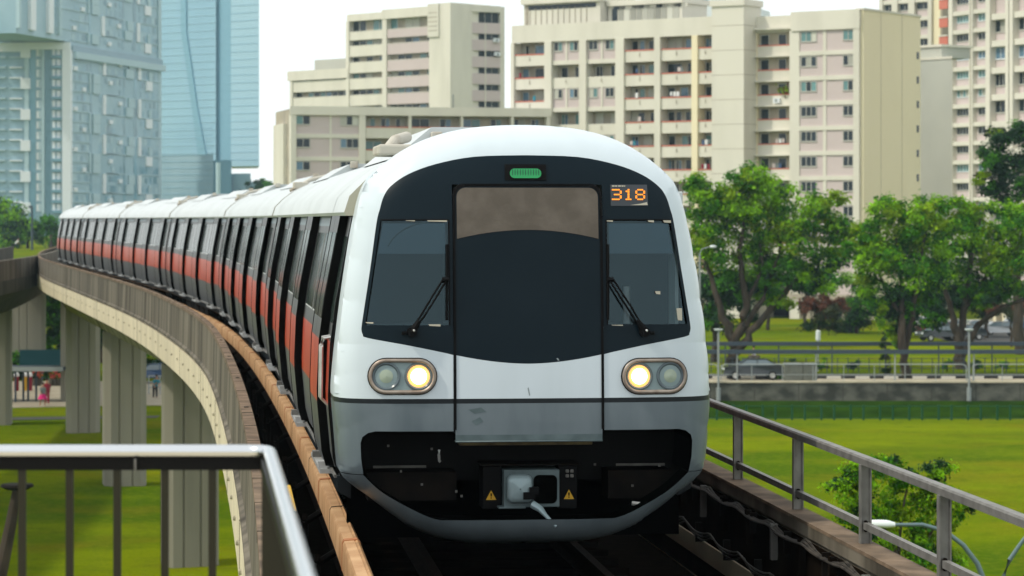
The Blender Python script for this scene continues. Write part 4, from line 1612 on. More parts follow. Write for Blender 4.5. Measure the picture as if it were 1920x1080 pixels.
for k in range(NF):
    zt = ZT - PITCH * k
    if zt - PITCH < 2:
        break
    if k:
        wall_.box(0, A.L - .1, .30, rec, zt + .02, zt + .16, 'hdb_cream')
    for typ, p0, p1 in bays:
        s0, s1 = sA(p0), sA(p1)
        if typ == 'balc' or (typ == 'pink' and k % 2 == 1):
            b = MB()
            b.box(s0 + .005, s1 - .005, -.06 if typ == 'balc' else .02, .10, zt - PITCH, zt - 1.52, 'hdb_cream')
            if typ == 'balc':
                b.box(s0 + .01, s1 - .01, -.10, .14, zt - 1.518, zt - 1.38, 'ledge_red')
            b.tube([((s0 + s1) / 2, -.08, zt - 1.7), ((s0 + s1) / 2, -.16, zt - 1.9), ((s0 + s1) / 2, -.10, zt - 2.2)], .04, 'hdb_recess', 5)
            b.build('balcony', A.o)
            if k in ROWS:
                w = s1 - s0
                if p0 == 1310:
                    sp = [(.12, .62)]
                elif typ == 'pink':
                    sp = [(.12, .34), (.62, .88)]
                else:
                    sp = random.choice([[(.04, .26), (.44, .68), (.78, .97)], [(.06, .26), (.48, .86)], [(.03, .46), (.66, .94)], [(.05, .24), (.30, .46), (.60, .90)]])
                for a_, c_ in sp:
                    window(A.o, s0 + w * a_, s0 + w * c_, zt - random.choice([1.6, 1.6, 1.95]), zt - .25, rec, random.choice([1, 2]), rnd_style(2), name='balcony_window')
        else:
            wall_.box(s0, s1, .10, .5, zt - PITCH, zt + .0, 'hdb_pink')
            wall_.box(s0, s1, -.02, .30, zt - PITCH - .0, zt - PITCH + .52, 'hdb_cream')
            wall_.box((s0 + s1) / 2 - .12, (s0 + s1) / 2 + .12, .0, .2, zt - PITCH + .53, zt, 'hdb_cream')
            if k in ROWS:
                w = s1 - s0
                for a_, c_ in ((.06, .34), (.62, .90)):
                    window(A.o, s0 + w * a_, s0 + w * c_, zt - 1.15, zt - .1, .10, 2, rnd_style(2))
    # right wing: one balcony bay set back, then the pink panel
    s0, s1 = sA(1420, .9), sA(1484, .9)
    b = MB()
    b.box(s0, s1, .95, 1.12, zt - PITCH, zt - 1.50, 'hdb_cream')
    b.box(s0 + .02, s1 - .02, .92, 1.16, zt - 1.498, zt - 1.37, 'ledge_red')
    b.build('balcony', A.o)
    if k in ROWS:
        w = s1 - s0
        for a_, c_ in ((.04, .27), (.56, .78)):
            window(A.o, s0 + w * a_ + .1, s0 + w * c_ + .1, zt - 1.6, zt - .2, rec, 1, 'win_dark', name='balcony_window')
    q0, q1 = sA(1499), sA(1601)
    wall_.box(q0, q1, .08, 2.2, zt - PITCH, zt, 'hdb_pink')
    wall_.box(q0, q1, -.06, .30, zt - PITCH, zt - PITCH + .50, 'hdb_cream')
    wall_.box(sA(1543), sA(1549), .0, .2, zt - PITCH + .51, zt, 'hdb_cream')
    if k in ROWS:
        st = [['win_teal', 'win_teal', 'win_curtain'], ['win_dark', 'win_curtain', 'win_dark'], ['win_teal', 'win_dark', 'win_teal'], ['win_dark'] * 3][min(k, 3)]
        window(A.o, sA(1502), sA(1530), zt - 1.22, zt - .12, .08, 3, st)
        window(A.o, sA(1581), sA(1599), zt - 1.22, zt - .12, .08, 2, st)
wall_.box(sA(1484, .4), sA(1499), -.05, 2.4, 1.1, ZT, 'hdb_cream')
wall_.box(sA(1601), A.L, -.15, 2.4, 1.1, ZT, 'hdb_cream')
wall_.box(sA(1408, 1.0), sA(1420, .9), .9, 2.6, 1.1, ZT, 'hdb_yellow')
# void deck at ground level
for k in range(9):
    q = 2.0 + k * 5.3
    wall_.box(q, q + 1.0 + (k % 3) * .7, .4, 2.0, 0.9, 3.9, 'hdb_recess')
wall_.box(-.1, A.L, 9.0, 9.3, 0.9, 3.9, 'void_dark')
wall_.box(-.1, A.L, -.1, rec, 3.3, 3.92, 'hdb_recess')
wall_.build('wall', A.o)
# lift core
b = MB()
c0, c1 = sA(1337, -1.6), sA(1397, -1.6)
b.box(c0, c1, -1.9, 2.0, 1.1, 36.5, 'hdb_cream')
b.box(c0 - .18, c1 + .18, -2.08, 2.2, 36.5, 37.2, 'hdb_cream')
for k in range(13):
    z = ZT + 2.2 - k * 2.8 + 1.4
    b.box(c0 - .004, c1 + .01, -1.91, 2.0, z, z + .06, 'hdb_recess')
o = b.build('lift_core', A.o)
# yellow gable
b = MB()
b.box(A.L - .6, A.L + .35, .22, DEP, 1.1, 35.5, 'hdb_yellow')
b.box(A.L - .6, A.L + .45, .12, DEP + .1, 35.5, 35.72, 'hdb_cream')
for q in (4.3, 9.4):
    b.box(A.L + .35, A.L + .37, q, q + .05, 1.1, 35.5, 'hdb_recess')
o = b.build('gable_wall', A.o)
for k in range(1, 9):
    zt = ZT - PITCH * k + 1.0
    b = MB()
    b.box(A.L + .352, A.L + .40, 13.05, 13.55, zt - 1.0, zt - .2, 'win_dark')
    b.build('gable_window', A.o)
# penthouse storey at the left end
b = MB()
p0, p1 = sA(964), sA(1108)
b.box(0.1, p1, 2.0, 9, 35.3, 38.2, 'hdb_cream')
b.box(-.1, p1 + .2, 1.6, 9.4, 38.2, 38.9, 'hdb_cream')
for k in range(11):
    q = 1.0 + k * .82
    b.box(q, q + .06, 1.93, 2.0, 35.6, 37.7, 'hdb_recess')
b.box(.4, p1 - .6, 1.97, 2.0, 37.5, 38.05, 'win_dark')
b.box(.35, .8, 1.96, 2.0, 35.6, 38.05, 'hdb_recess')
b.build('penthouse', A.o)
b = MB()
p2 = sA(1250)
b.box(p1 + .2, p2, 3.4, 9, 35.3, 37.6, 'hdb_cream')
b.box(p1 + .2, p2 + .3, 3.0, 9.4, 37.6, 38.2, 'hdb_cream')
q = p1 + .8
while q < p2 - 1:
    b.box(q, q + .72, 3.33, 3.4, 35.5, 37.3, 'win_curtain' if int(q * 3) % 5 else 'win_dark')
    b.box(q + .2, q + 1.9, 3.31, 3.35, 37.2, 37.55, 'win_dark' if int(q) % 2 else 'hdb_cream')
    q += .86
b.build('penthouse', A.o)
# plants on two balconies
b = MB()
for k in range(70):
    s_ = sA(1470, .9) + random.gauss(0, .45)
    z_ = ZT - PITCH * 2 - 1.0 + random.gauss(0, .3)
    y_ = .8 + random.uniform(-.2, .25)
    r_ = random.uniform(.10, .2)
    a_ = random.uniform(0, 6)
    b.face([(s_ + r_ * math.cos(a_), y_ - .05, z_), (s_, y_, z_ + r_), (s_ - r_ * math.cos(a_), y_ + .05, z_ + .02), (s_, y_, z_ - r_)], 'leaf_yellow' if k < 45 else 'leaf_red')
b.build('balcony_plant', A.o, fix=False)

# washing and air conditioners on some balconies
random.seed(404)
for p0, p1 in ((1172, 1229), (1240, 1299), (966, 1022), (1310, 1337), (1422, 1482)):
    for k in range(1, 7):
        if random.random() < .55:
            ym = .95 if p0 == 1422 else -.1
            s_ = random.uniform(sA(p0) + .4, sA(p1) - 1.0)
            z_ = ZT - PITCH * k - 1.35
            b = MB()
            for j in range(random.choice([1, 2, 3])):
                c_ = random.choice(['cloth_white', 'cloth_grey', 'cloth_teal', 'cloth_red', 'car_blue', 'hdb_pink'])
                h_ = random.uniform(.35, .8)
                b.box(s_ + j * .42, s_ + j * .42 + random.uniform(.25, .4), ym - .04, ym - .01, z_ + .25 - h_ * .4, z_ + .55, c_)
            b.build('laundry', A.o)
        elif random.random() < .5 and p0 != 1310:
            s_ = random.uniform(sA(p0) + .3, sA(p1) - 1.0)
            zz = ZT - PITCH * k - 2.4
            ym = .95 if p0 == 1422 else -.06
            b = MB()
            b.box(s_, s_ + .8, ym - .35, ym, zz, zz + .55, 'far_white')
            b.tube([(s_ + .4, ym - .352, zz + .28), (s_ + .4, ym - .36, zz + .28)], .2, 'post_grey', 12)
            b.build('air_conditioner', A.o)

# ---- C: the lower block in front on the left
random.seed(5)
Cc = Facade('apartment_block', 'lower pale block behind the train roof, pink panels at its left end', 545, 331, 1032, 338.0)
w = MB()
ZC = Cc.z(545, 199)
zt0 = ZC - 1.0
PC = 2.66
w.box(0, Cc.L, 1.2, 12, 0, ZC - .3, 'hdb_recess')
w.box(-.1, Cc.L, -.25, .15, zt0, ZC, 'hdb_cream')
w.box(0, Cc.L, .15, 11.9, ZC - .35, ZC - .28, 'hdb_roof')
b3 = [(686, 766), (771, 864), (868, 958), (963, 1024)]
for k in range(9):
    zt = zt0 - PC * k
    if zt < 3:
        break
    s0, s1 = Cc.s(555), Cc.s(673)
    w.box(s0, s1, .10, .6, zt - PC, zt, 'hdb_pink')
    w.box(s0, s1, -.02, .3, zt - PC, zt - PC + .48, 'hdb_cream')
    w.box(Cc.s(618), Cc.s(622), .02, .2, zt - PC + .49, zt, 'hdb_cream')
    if k < 5:
        window(Cc.o, Cc.s(556), Cc.s(581), zt - 1.1, zt - .08, .10, 2, rnd_style(2))
        window(Cc.o, Cc.s(639), Cc.s(672), zt - 1.15, zt - .08, .10, 3, rnd_style(3))
    w.box(Cc.s(684), Cc.L - .1, .3, 1.2, zt - .02, zt + .12, 'hdb_cream')
    for p0, p1 in b3:
        s0, s1 = Cc.s(p0), Cc.s(p1)
        b = MB()
        b.box(s0, s1, -.04, .1, zt - PC, zt - 1.42, 'hdb_cream')
        b.box(s0 + .02, s1 - .02, -.08, .14, zt - 1.418, zt - 1.30, 'ledge_red')
        b.build('balcony', Cc.o)
        if k < 3:
            wd = s1 - s0
            for a_, c_ in random.choice([[(.03, .4), (.62, .84)], [(.1, .34), (.55, .97)], [(.04, .25), (.4, .6), (.75, .95)]]):
                window(Cc.o, s0 + wd * a_, s0 + wd * c_, zt - 1.6, zt - .3, 1.2, 2, rnd_style(2), name='balcony_window')
for p0, p1 in ((545, 555), (673, 685), (766, 771), (864, 868), (958, 963), (1024, 1031)):
    w.box(Cc.s(p0), Cc.s(p1), -.2, 1.2, 0, zt0, 'hdb_cream')
w.box(Cc.s(531, 3.0), -.02, 3.0, 11, 0, ZC - 1.9, 'hdb_cream')
w.build('wall', Cc.o)
for k in range(4):
    b = MB()
    z = Cc.z(539, 266) - k * PC * .82
    b.box(Cc.s(537.5, 3), Cc.s(541.5, 3), 2.95, 2.999, z - .35, z + .40, 'win_dark')
    b.build('stair_window', Cc.o)
b = MB()
q = Cc.s(853)
b.tube([(q, 1, ZC - .3), (q, 1, ZC + 1.6)], .05, 'steel_blue', 6)
b.build('aerial', Cc.o)

# ---- B: the stepped block further back
random.seed(9)
B_ = Facade('apartment_block', 'stepped pale apartment block further back with a tall windowless shaft', 545, 509, 810, 482.5)
w = MB()
ZB1, ZB2 = B_.z(545, 134), B_.z(700, 24)
PB = 2.86
w.box(0, B_.s(654), .9, 11, 0, ZB1, 'hdb_recess')
w.box(B_.s(652), B_.L, .9, 11, 0, ZB2 - .4, 'hdb_recess')
w.box(-.6, B_.s(654), -.3, .9, ZB1 - 1.7, ZB1, 'hdb_cream')
w.box(B_.s(652), B_.s(721), -.2, .9, ZB2 - 1.2, ZB2, 'hdb_cream')
w.box(B_.s(718), B_.L, -.3, .9, ZB2 - 1.25, ZB2 + .35, 'hdb_cream')
for p0, p1 in ((545, 549.5), (650, 655.5), (718, 726)):
    w.box(B_.s(p0), B_.s(p1), -.2, .9, 0, ZB2 - 1.2 if p0 > 600 else ZB1 - 1.7, 'hdb_cream')
w.box(B_.s(590, 4), B_.s(652, 4), 4, 9, ZB1, ZB1 + 2.1, 'hdb_grey')
zb = B_.z(760, 34)
for k in range(16):
    zt = zb - PB * k + .15
    if k == 0:
        top, bot = zt + .4, zt - 1.9
    else:
        top, bot = zt - .25 - .25, zt - 1.25 - .25
    nxt = zb - PB * (k + 1) + .15 - .5
    if nxt < 3:
        break
    for p0, p1, m_ in ((549.5, 650, 'hdb_cream'), (655.5, 718, 'hdb_cream'), (726, 808, 'hdb_pink')):
        if p0 < 600 and k < 3:
            continue
        s0, s1 = B_.s(p0), B_.s(p1)
        b = MB()
        b.box(s0, s1, 0, .15, nxt, bot, m_)
        b.box(s0, s1, -.03, .17, bot + .002, bot + .08, 'hdb_cream')
        b.build('balcony', B_.o)
        if k < 6:
            n = max(3, int((s1 - s0) / 1.6))
            wd = (s1 - s0) / n
            for j in range(n):
                if random.random() < .8:
                    window(B_.o, s0 + j * wd + .06, s0 + (j + 1) * wd - .12, bot - .05, top - .08, .9, 1, rnd_style(1), name='balcony_window', bars=False)
w.build('wall', B_.o)
# shaft and the far right face
b = MB()
s0, s1 = B_.s(806, -1), B_.s(846, -1)
zc_ = B_.z(820, 8)
b.box(s0, s1, -1.2, 8, 0, zc_, 'hdb_cream')
b.box(s0 - .1, s0 + 2.6, -1.45, -1.2, zc_ - 5.6, zc_, 'hdb_cream')
for k in range(5):
    b.box(s0 + .1, s0 + 2.3, -1.47, -1.45, zc_ - 1.6 - k * .75, zc_ - 1.45 - k * .75, 'hdb_recess')
b.build('shaft', B_.o)
B2 = Facade('apartment_block', 'narrow tower face of dark window bands and pink panels beside the blank shaft', 846, 479, 946, 484)
w = MB()
zq = B2.z(900, 9)
w.box(0, B2.L, .8, 12, 0, zq - .5, 'hdb_recess')
w.box(0, B2.s(885), -.02, .8, 0, zq, 'hdb_cream')
w.box(B2.s(938), B2.L, -.02, .8, 0, zq - .2, 'hdb_cream')
w.box(B2.s(885), B2.s(938), -.1, .8, zq - 1.2, zq - .1, 'hdb_cream')
zb = B2.z(910, 43)
for k in range(14):
    bot = zb - PB * k - (0 if k else 0)
    nxt = zb - PB * (k + 1) + 1.05
    if nxt < 2:
        break
    b = MB()
    b.box(B2.s(885), B2.s(938), .0, .2, nxt, bot, 'hdb_pink')
    b.box(B2.s(909), B2.s(911), -.05, .0, nxt - 1.0, bot, 'hdb_cream')
    b.build('spandrel_panel', B2.o)
    if k < 7:
        top = bot + (2.0 if k == 0 else 1.05)
        window(B2.o, B2.s(886), B2.s(937), bot + .02, top, .5, 4, 'win_dark')
w.build('wall', B2.o)
for p, yy in ((929, 76), (931, 102)):
    b = MB()
    b.box(B2.s(p - 5), B2.s(p + 5), -.5, 0, B2.z(p, yy + 3), B2.z(p, yy - 4), 'far_white')
    b.tube([(B2.s(p), -.51, B2.z(p, yy)), (B2.s(p), -.52, B2.z(p, yy))], .18, 'steel_blue', 10)
    b.build('air_conditioner', B2.o)

# ---- D: pink tower on the right with a red staircase, and its nearer twin
random.seed(31)
D = Facade('apartment_tower', 'tall pink tower with teal and blue louvred windows right of the gable', 1785, 428, 1853, 419)
w = MB()
ZD = 70
w.box(0, D.L, .5, 12, 0, ZD, 'hdb_pink')
for p0, p1 in ((1781, 1788), (1819, 1826), (1851, 1856)):
    w.box(D.s(p0), D.s(p1), -.25, .5, 0, ZD, 'hdb_cream')
w.box(D.s(1822), D.s(1823), -.32, -.25, 0, ZD, 'hdb_recess')
pd = 2.78
zt = D.z(1800, 64)
stl = [['win_dark'], ['win_teal'], ['win_dark'], ['win_blue', 'win_blue'], ['win_teal'], ['win_teal', 'win_curtain'], ['win_dark'], ['win_dark']]
for k in range(-3, 22):
    z1 = zt - pd * k
    if z1 < 4:
        break
    w.box(D.s(1788), D.s(1851), -.1, .5, z1 + .0, z1 + .62, 'hdb_cream')
    if -3 < k < 14:
        st = stl[(k + 2) % 8]
        window(D.o, D.s(1790), D.s(1817), z1 - 1.08, z1 - .04, .5, 5, st, 'far_white' if st[0] != 'win_dark' else 'win_frame')
        window(D.o, D.s(1830), D.s(1850), z1 - 1.08, z1 - .04, .5, 3, st, 'far_white' if st[0] != 'win_dark' else 'win_frame')
w.build('wall', D.o)
b = MB()
s0, s1 = D.s(1765, 1), D.s(1781, 1)
for k in range(-3, 16):
    z1 = zt - pd * k
    b.box(s0, s1, .6, 1.0, z1 - 1.4, z1 + .0, 'ledge_red')
    b.box(s0, s1, .5, 1.1, z1 + .0, z1 + .2, 'hdb_cream')
b.box(s0, s1, 2.4, 6, 0, ZD, 'hdb_recess')
b.build('staircase', D.o)

D1 = Facade('apartment_tower', 'cream wing of the pink tower rising behind the yellow gable', 1652, 452, 1747, 444)
w = MB()
w.box(0, D1.L, .4, 9, 0, ZD, 'hdb_pink')
for p0, p1 in ((1650, 1656), (1673, 1684), (1704, 1716), (1741, 1748)):
    w.box(D1.s(p0), D1.s(p1), -.2, .4, 0, ZD, 'hdb_cream')
zt = D1.z(1700, 40)
for k in range(-2, 18):
    z1 = zt - 2.86 * k
    if z1 < 4:
        break
    w.box(D1.s(1656), D1.s(1741), -.05, .4, z1 - 0.0, z1 + .6, 'hdb_cream')
    if k < 8:
        for p0, p1 in ((1657, 1672), (1685, 1703), (1717, 1741)):
            window(D1.o, D1.s(p0), D1.s(p1), z1 - 1.1, z1 - .04, .4, 2, 'win_dark')
w.box(D1.L, D1.L + 1.6, .2, 9, 0, ZD, 'hdb_yellow')
w.box(D1.L + 1.6, D1.L + 1.9, .3, 9, 0, ZD, 'hdb_recess')
w.build('wall', D1.o)

D2 = Facade('apartment_tower', 'nearest pink and cream tower at the right edge, wide dark and light-blue windows', 1853, 300, 1975, 290)
w = MB()
w.box(0, D2.L, .5, 12, 3.9, ZD, 'hdb_pink')
for p0, p1 in ((1852, 1860), (1889, 1895), (1897, 1903), (1934, 1942)):
    w.box(D2.s(p0), D2.s(p1), -.3, .5, 0.9, ZD, 'hdb_cream')
zt = D2.z(1872, 37)
st2 = [['win_curtain'], ['win_dark', 'win_curtain', 'win_dark'], ['win_blue'], ['win_dark'], ['win_dark']]
for k in range(-1, 12):
    z1 = zt - 2.82 * k
    if z1 < 4:
        break
    w.box(D2.s(1860), D2.L, -.08, .5, z1 + .02, z1 + .66, 'hdb_cream')
    if k >= 0:
        for p0, p1 in ((1860, 1888), (1904, 1933)):
            window(D2.o, D2.s(p0) + .05, D2.s(p1), z1 - 1.25, z1 - .03, .5, 4 if k == 2 else 3, st2[min(k + 1, 4)] if k < 5 else ['win_dark'], 'far_white' if k == 1 else 'win_frame')
for k in range(6):
    w.box(.6 + k * 1.7, 1.2 + k * 1.7, .1, 1.2, .9, 3.9, 'hdb_yellow')
w.box(0, D2.L, 8, 8.2, .9, 3.9, 'void_dark')
w.build('wall', D2.o)

# ---- E: plain grey gable between
E_ = Facade('apartment_block', 'plain grey windowless gable wall between the yellow gable and the pink tower', 1712, 352, 1786, 347)
w = MB()
ze = E_.z(1750, 112)
wedge(w, E_, 1712, 1785, 0, 12, 0, ze, 'hdb_grey')
wedge(w, E_, 1711.5, 1785.5, -.1, 12, ze, ze + .3, 'hdb_cream')
w.box(0, E_.s(1757), .8, 6, ze + .3, ze + 1.6, 'hdb_grey')
w.box(0, E_.s(1759), .6, 6.2, ze + 1.6, ze + 1.9, 'hdb_cream')
w.build('wall', E_.o)

# ---- F: pale block far behind
random.seed(2)
Ff = Facade('apartment_block', 'hazy white block far behind the roof of the cream slab', 1228, 720, 1425, 712)
w = MB()
zf = 71
w.box(0, Ff.s(1285), 0, 12, 0, zf, 'far_white')
w.box(Ff.s(1285), Ff.s(1340), -1.5, 12, 0, zf + 6, 'far_white')
w.box(Ff.s(1340), Ff.L, 1.5, 12, 0, Ff.z(1420, 16), 'far_white')
w.box(Ff.s(1160, 3), 0, 3, 12, 0, Ff.z(1200, 12), 'far_white')
w.build('wall', Ff.o)
for p0, p1, y0, y1 in ((1240, 1248, -3, 1), (1262, 1268, -3, 1), (1231, 1244, 15, 20), (1251, 1262, 13, 19), (1269, 1278, 13, 19), (1251, 1262, 34, 40), (1269, 1278, 33, 39), (1309, 1324, 13, 20), (1309, 1324, 24, 28), (1309, 1324, 34, 40), (1306, 1314, -4, 2), (1320, 1330, -4, 3), (1190, 1204, 18, 24), (1172, 1182, 20, 26)):
    yy = -1.52 if 1285 < p0 < 1340 else (2.98 if p0 < 1228 else -.02)
    window(Ff.o, Ff.s(p0), Ff.s(p1), Ff.z(p0, y1), Ff.z(p0, y0), yy, 2, ['far_win'], 'far_white')

# ---- far towers on the left, haze blue mixed into their colours
random.seed(77)
G2 = Facade('residential_tower', 'very tall hazy blue residential tower with scattered pale balconies', 30, 790, 300, 905)
w = MB()
ZG = 108
zl = G2.z(215, 108)                      # the garden ledge
w.box(0, G2.s(131), 0, 20, G2.z(100, 80) + 1.0, ZG, 'far_haze_blue')
w.box(G2.s(131), G2.L, 0, 20, zl, ZG, 'far_haze_blue')
w.box(G2.s(131), G2.L + .2, -.4, 20, 0, zl - 2.0, 'far_haze_blue')
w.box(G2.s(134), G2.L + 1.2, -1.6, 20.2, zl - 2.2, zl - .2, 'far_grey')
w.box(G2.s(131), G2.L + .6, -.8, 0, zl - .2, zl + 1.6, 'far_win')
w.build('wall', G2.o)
fp = 2.95
b = MB()
for k in range(-36, 32):
    z = zl + k * fp
    if -1 < k < 1 or z < 14 or z > 100:
        continue
    yy = -.42 if k < 0 else -.02
    for p0, p1 in ((132, 166), (190, 218), (196, 233), (258, 298), (100, 132)):
        if (k + p0) % 2 == 0 or p0 == 132:
            if p0 == 100 and k < 0:
                continue
            b.box(G2.s(p0), G2.s(p1), yy - .25, yy, z, z + .28, 'far_grey')
    ph = k % 4
    for p0, p1, on, m_ in ((170, 183, (0, 1), 'far_grey'), (232, 246, (2,), 'far_grey'), (237, 248, (3,), 'far_grey'), (189, 194, (2, 3), 'far_white'), (255, 260, (2, 3), 'far_white'), (270, 281, (1,), 'far_white'), (275, 280, (2,), 'far_grey'), (163, 166, (0, 1), 'far_grey')):
        if ph in on:
            b.box(G2.s(p0), G2.s(p1), yy - .5, yy, z, z + fp * .98, m_)
    for p0, on in ((150, 0), (200, 1), (218, 3), (134, 2)):
        if ph == on:
            b.box(G2.s(p0), G2.s(p0 + 6), yy - .6, yy, z + .3, z + 1.5, 'far_white')
    for p0, p1 in ((134, 163), (183, 189), (194, 229), (248, 255), (260, 296)):
        q = p0
        while q < p1 - 2:
            w_ = random.uniform(2.0, 5.5)
            if random.random() < .6:
                b.box(G2.s(q), G2.s(min(p1, q + w_)), yy - .04, yy, z + .5, z + random.choice([2.0, 2.4, 2.6]), random.choice(['far_win', 'far_win', 'far_win', 'far_grey']))
            q += w_ + random.uniform(.4, 1.6)
    for p0, p1 in ((166, 170), (249, 254), (229, 232)):
        b.box(G2.s(p0), G2.s(p1), yy - .05, yy, z, z + fp, 'far_win')
b.box(G2.s(295), G2.s(300), -.5, -.02, 0, ZG, 'far_grey')
b.build('balcony_facade', G2.o)
b = MB()
for p0, p1, m_ in ((52, 62, 'far_white'), (86, 95, 'far_white'), (106, 110, 'far_grey'), (30, 34, 'far_grey')):
    b.box(G2.s(p0), G2.s(p1), -1.0, 0, zl + 4, ZG, m_)
b.build('fin_column', G2.o)

G1 = Facade('residential_tower', 'white-framed lower tower at the left edge with stacked balconies', -60, 827, 132, 827)
w = MB()
zg = G1.z(100, 80)
w.box(0, G1.L, 0.6, 16, 0, zg - .5, 'far_haze_blue')
w.box(-1, G1.s(46), -.4, .6, zg - 2.6, zg, 'far_white')
w.box(G1.s(46), G1.L, -.6, .6, zg - 2.0, zg + .1, 'far_white')
w.box(G1.s(117), G1.L + .1, -.55, 16, 0, zg - 2.02, 'far_white')
w.box(G1.s(46), G1.s(54), -.3, .6, 0, zg - 2.6, 'far_grey')
w.box(G1.s(78), G1.s(83), -.1, .6, 0, zg - 2, 'far_grey')
w.box(G1.s(54.5), G1.s(66), .5, .6, 0, zg - 2, 'far_win')
w.box(G1.s(84), G1.s(95), .5, .6, 0, zg - 2, 'far_win')
w.box(-2, G1.s(37, 8), 8, 20, zg, zg + 5.5, 'far_grey')
w.build('wall', G1.o)
for k in range(19):
    z = zg - 4.2 - k * 3.0
    if z < 13:
        break
    window(G1.o, G1.s(68), G1.s(76), z + .4, z + 2.3, .5, 2, ['far_white', 'far_grey'], 'far_white')
    b = MB()
    b.box(G1.s(97), G1.s(117), -.5, .6, z - .25, z + .55, 'far_win')
    b.box(G1.s(98), G1.s(103), .35, .6, z + .56, z + 2.5, 'far_white')
    b.box(G1.s(106), G1.s(113), .35, .6, z + .56, z + 2.4, 'far_white')
    b.build('balcony', G1.o)
    b = MB()
    b.box(G1.s(18), G1.s(42), -.4, .6, z - .2, z + .2, 'far_white' if k % 3 else 'far_grey')
    b.box(G1.s(-40), G1.s(10), -.2, .6, z - .2, z + .3, 'far_grey')
    if k % 3 == 0:
        b.box(G1.s(39), G1.s(57), -.7, .59, z - .2, z + 2.9, 'far_white')
    b.build('balcony', G1.o)

G3 = Facade('office_tower', 'sheer blue glass tower with a slanting dark fold, hazy in the distance', 296, 985, 486, 955)
w = MB()
ZH = 112
zb_ = G3.z(450, 312)
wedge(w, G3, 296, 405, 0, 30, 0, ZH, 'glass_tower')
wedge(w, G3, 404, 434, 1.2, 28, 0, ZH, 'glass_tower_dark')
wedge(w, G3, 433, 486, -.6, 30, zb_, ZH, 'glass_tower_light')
for k in range(40):
    z = 14 + k * 2.6
    w.box(0, G3.s(405), -.14, 0, z, z + .16, 'glass_tower_light')
    if z > zb_:
        w.box(G3.s(433), G3.L, -.72, -.6, z, z + .14, 'glass_tower')
w.build('curtain_wall', G3.o)
b = MB()


def g3p(px, py):
    return (G3.s(px), G3.z(px, py))


line = [(340, 350, -60), (341, 351, 60), (350, 360, 120), (361, 371, 200), (369, 382, 260), (377, 396, 330), (380, 402, 380)]
fr, bk = [], []
for p0, p1, y in line:
    fr.append([(G3.s(p0), -.5, G3.z(p0, y)), (G3.s(p1), -.5, G3.z(p1, y)), (G3.s(p1), .1, G3.z(p1, y)), (G3.s(p0), .1, G3.z(p0, y))])
b.sweep(fr, 'glass_tower_dark', True, True)
b.build('fold', G3.o)
PD = Facade('podium', 'low hazy blue podium at the foot of the glass tower', 296, 930, 520, 900)
w = MB()
wedge(w, PD, 296, 400, 0, 20, 0, PD.z(350, 290), 'far_haze_blue')
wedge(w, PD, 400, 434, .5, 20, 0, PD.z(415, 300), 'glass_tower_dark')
wedge(w, PD, 434, 470, 2, 20, 0, PD.z(450, 325), 'far_haze_blue')
wedge(w, PD, 470, 503, 2.5, 20, 0, PD.z(490, 340), 'far_haze_blue')
for k in range(14):
    w.box(PD.s(300), PD.s(398), -.1, 0, 14 + k * 2.1, 14.2 + k * 2.1, 'glass_tower')
w.build('wall', PD.o)
for p, y0 in ((404, 308), (411, 300)):
    pass
b = MB()
b.tube([P(409, 305, 700), P(409, 420, 700)], .55, 'far_grey', 8)
tag(b.build('mast', smooth=True), 'pale slender mast rising above the train roof before the glass tower', 'mast')
# ------------------------------------------------------------------ trees
ORD = ['first', 'second', 'third', 'fourth', 'fifth', 'sixth', 'seventh']
def leaves(b, c, rx, ry, rz, n, size, mats, rng):
    """leaf-sized faces spread through clumps inside an ellipsoid"""
    nclump = max(6, n // 90)
    cl = []
    for _ in range(nclump):
        while True:
            d = Vector((rng.gauss(0, 1), rng.gauss(0, 1), rng.gauss(0, 1)))
            if d.length > .1:
                break
        d.normalize()
        r = rng.uniform(.25, 1.0) ** .6
        cl.append((Vector((c[0] + d.x * rx * r, c[1] + d.y * ry * r, c[2] + d.z * rz * r)), rng.choice(mats)))
    cs = .42 * (rx * ry * rz) ** (1 / 3)
    for _ in range(n):
        q, m_ = rng.choice(cl)
        p = q + Vector((rng.gauss(0, cs * .55), rng.gauss(0, cs * .55), rng.gauss(0, cs * .38)))
        nrm = ((p - Vector(c)).normalized() + Vector((0, 0, .7)) + Vector((rng.gauss(0, .6), rng.gauss(0, .6), rng.gauss(0, .6)))).normalized()
        t = nrm.cross(Vector((rng.gauss(0, 1), rng.gauss(0, 1), rng.gauss(0, 1)))).normalized()
        s = nrm.cross(t)
        L_ = size * rng.uniform(.6, 1.5)
        W = L_ * rng.uniform(.35, .6)
        k = len(b.v)
        b.v += [tuple(p - t * L_ * .5), tuple(p + s * W * .5 + nrm * L_ * .06), tuple(p + t * L_ * .5 - nrm * L_ * .08), tuple(p - s * W * .5 + nrm * L_ * .06)]
        b.f.append((k, k + 1, k + 2, k + 3))
        b.mi.append(b.m(m_))


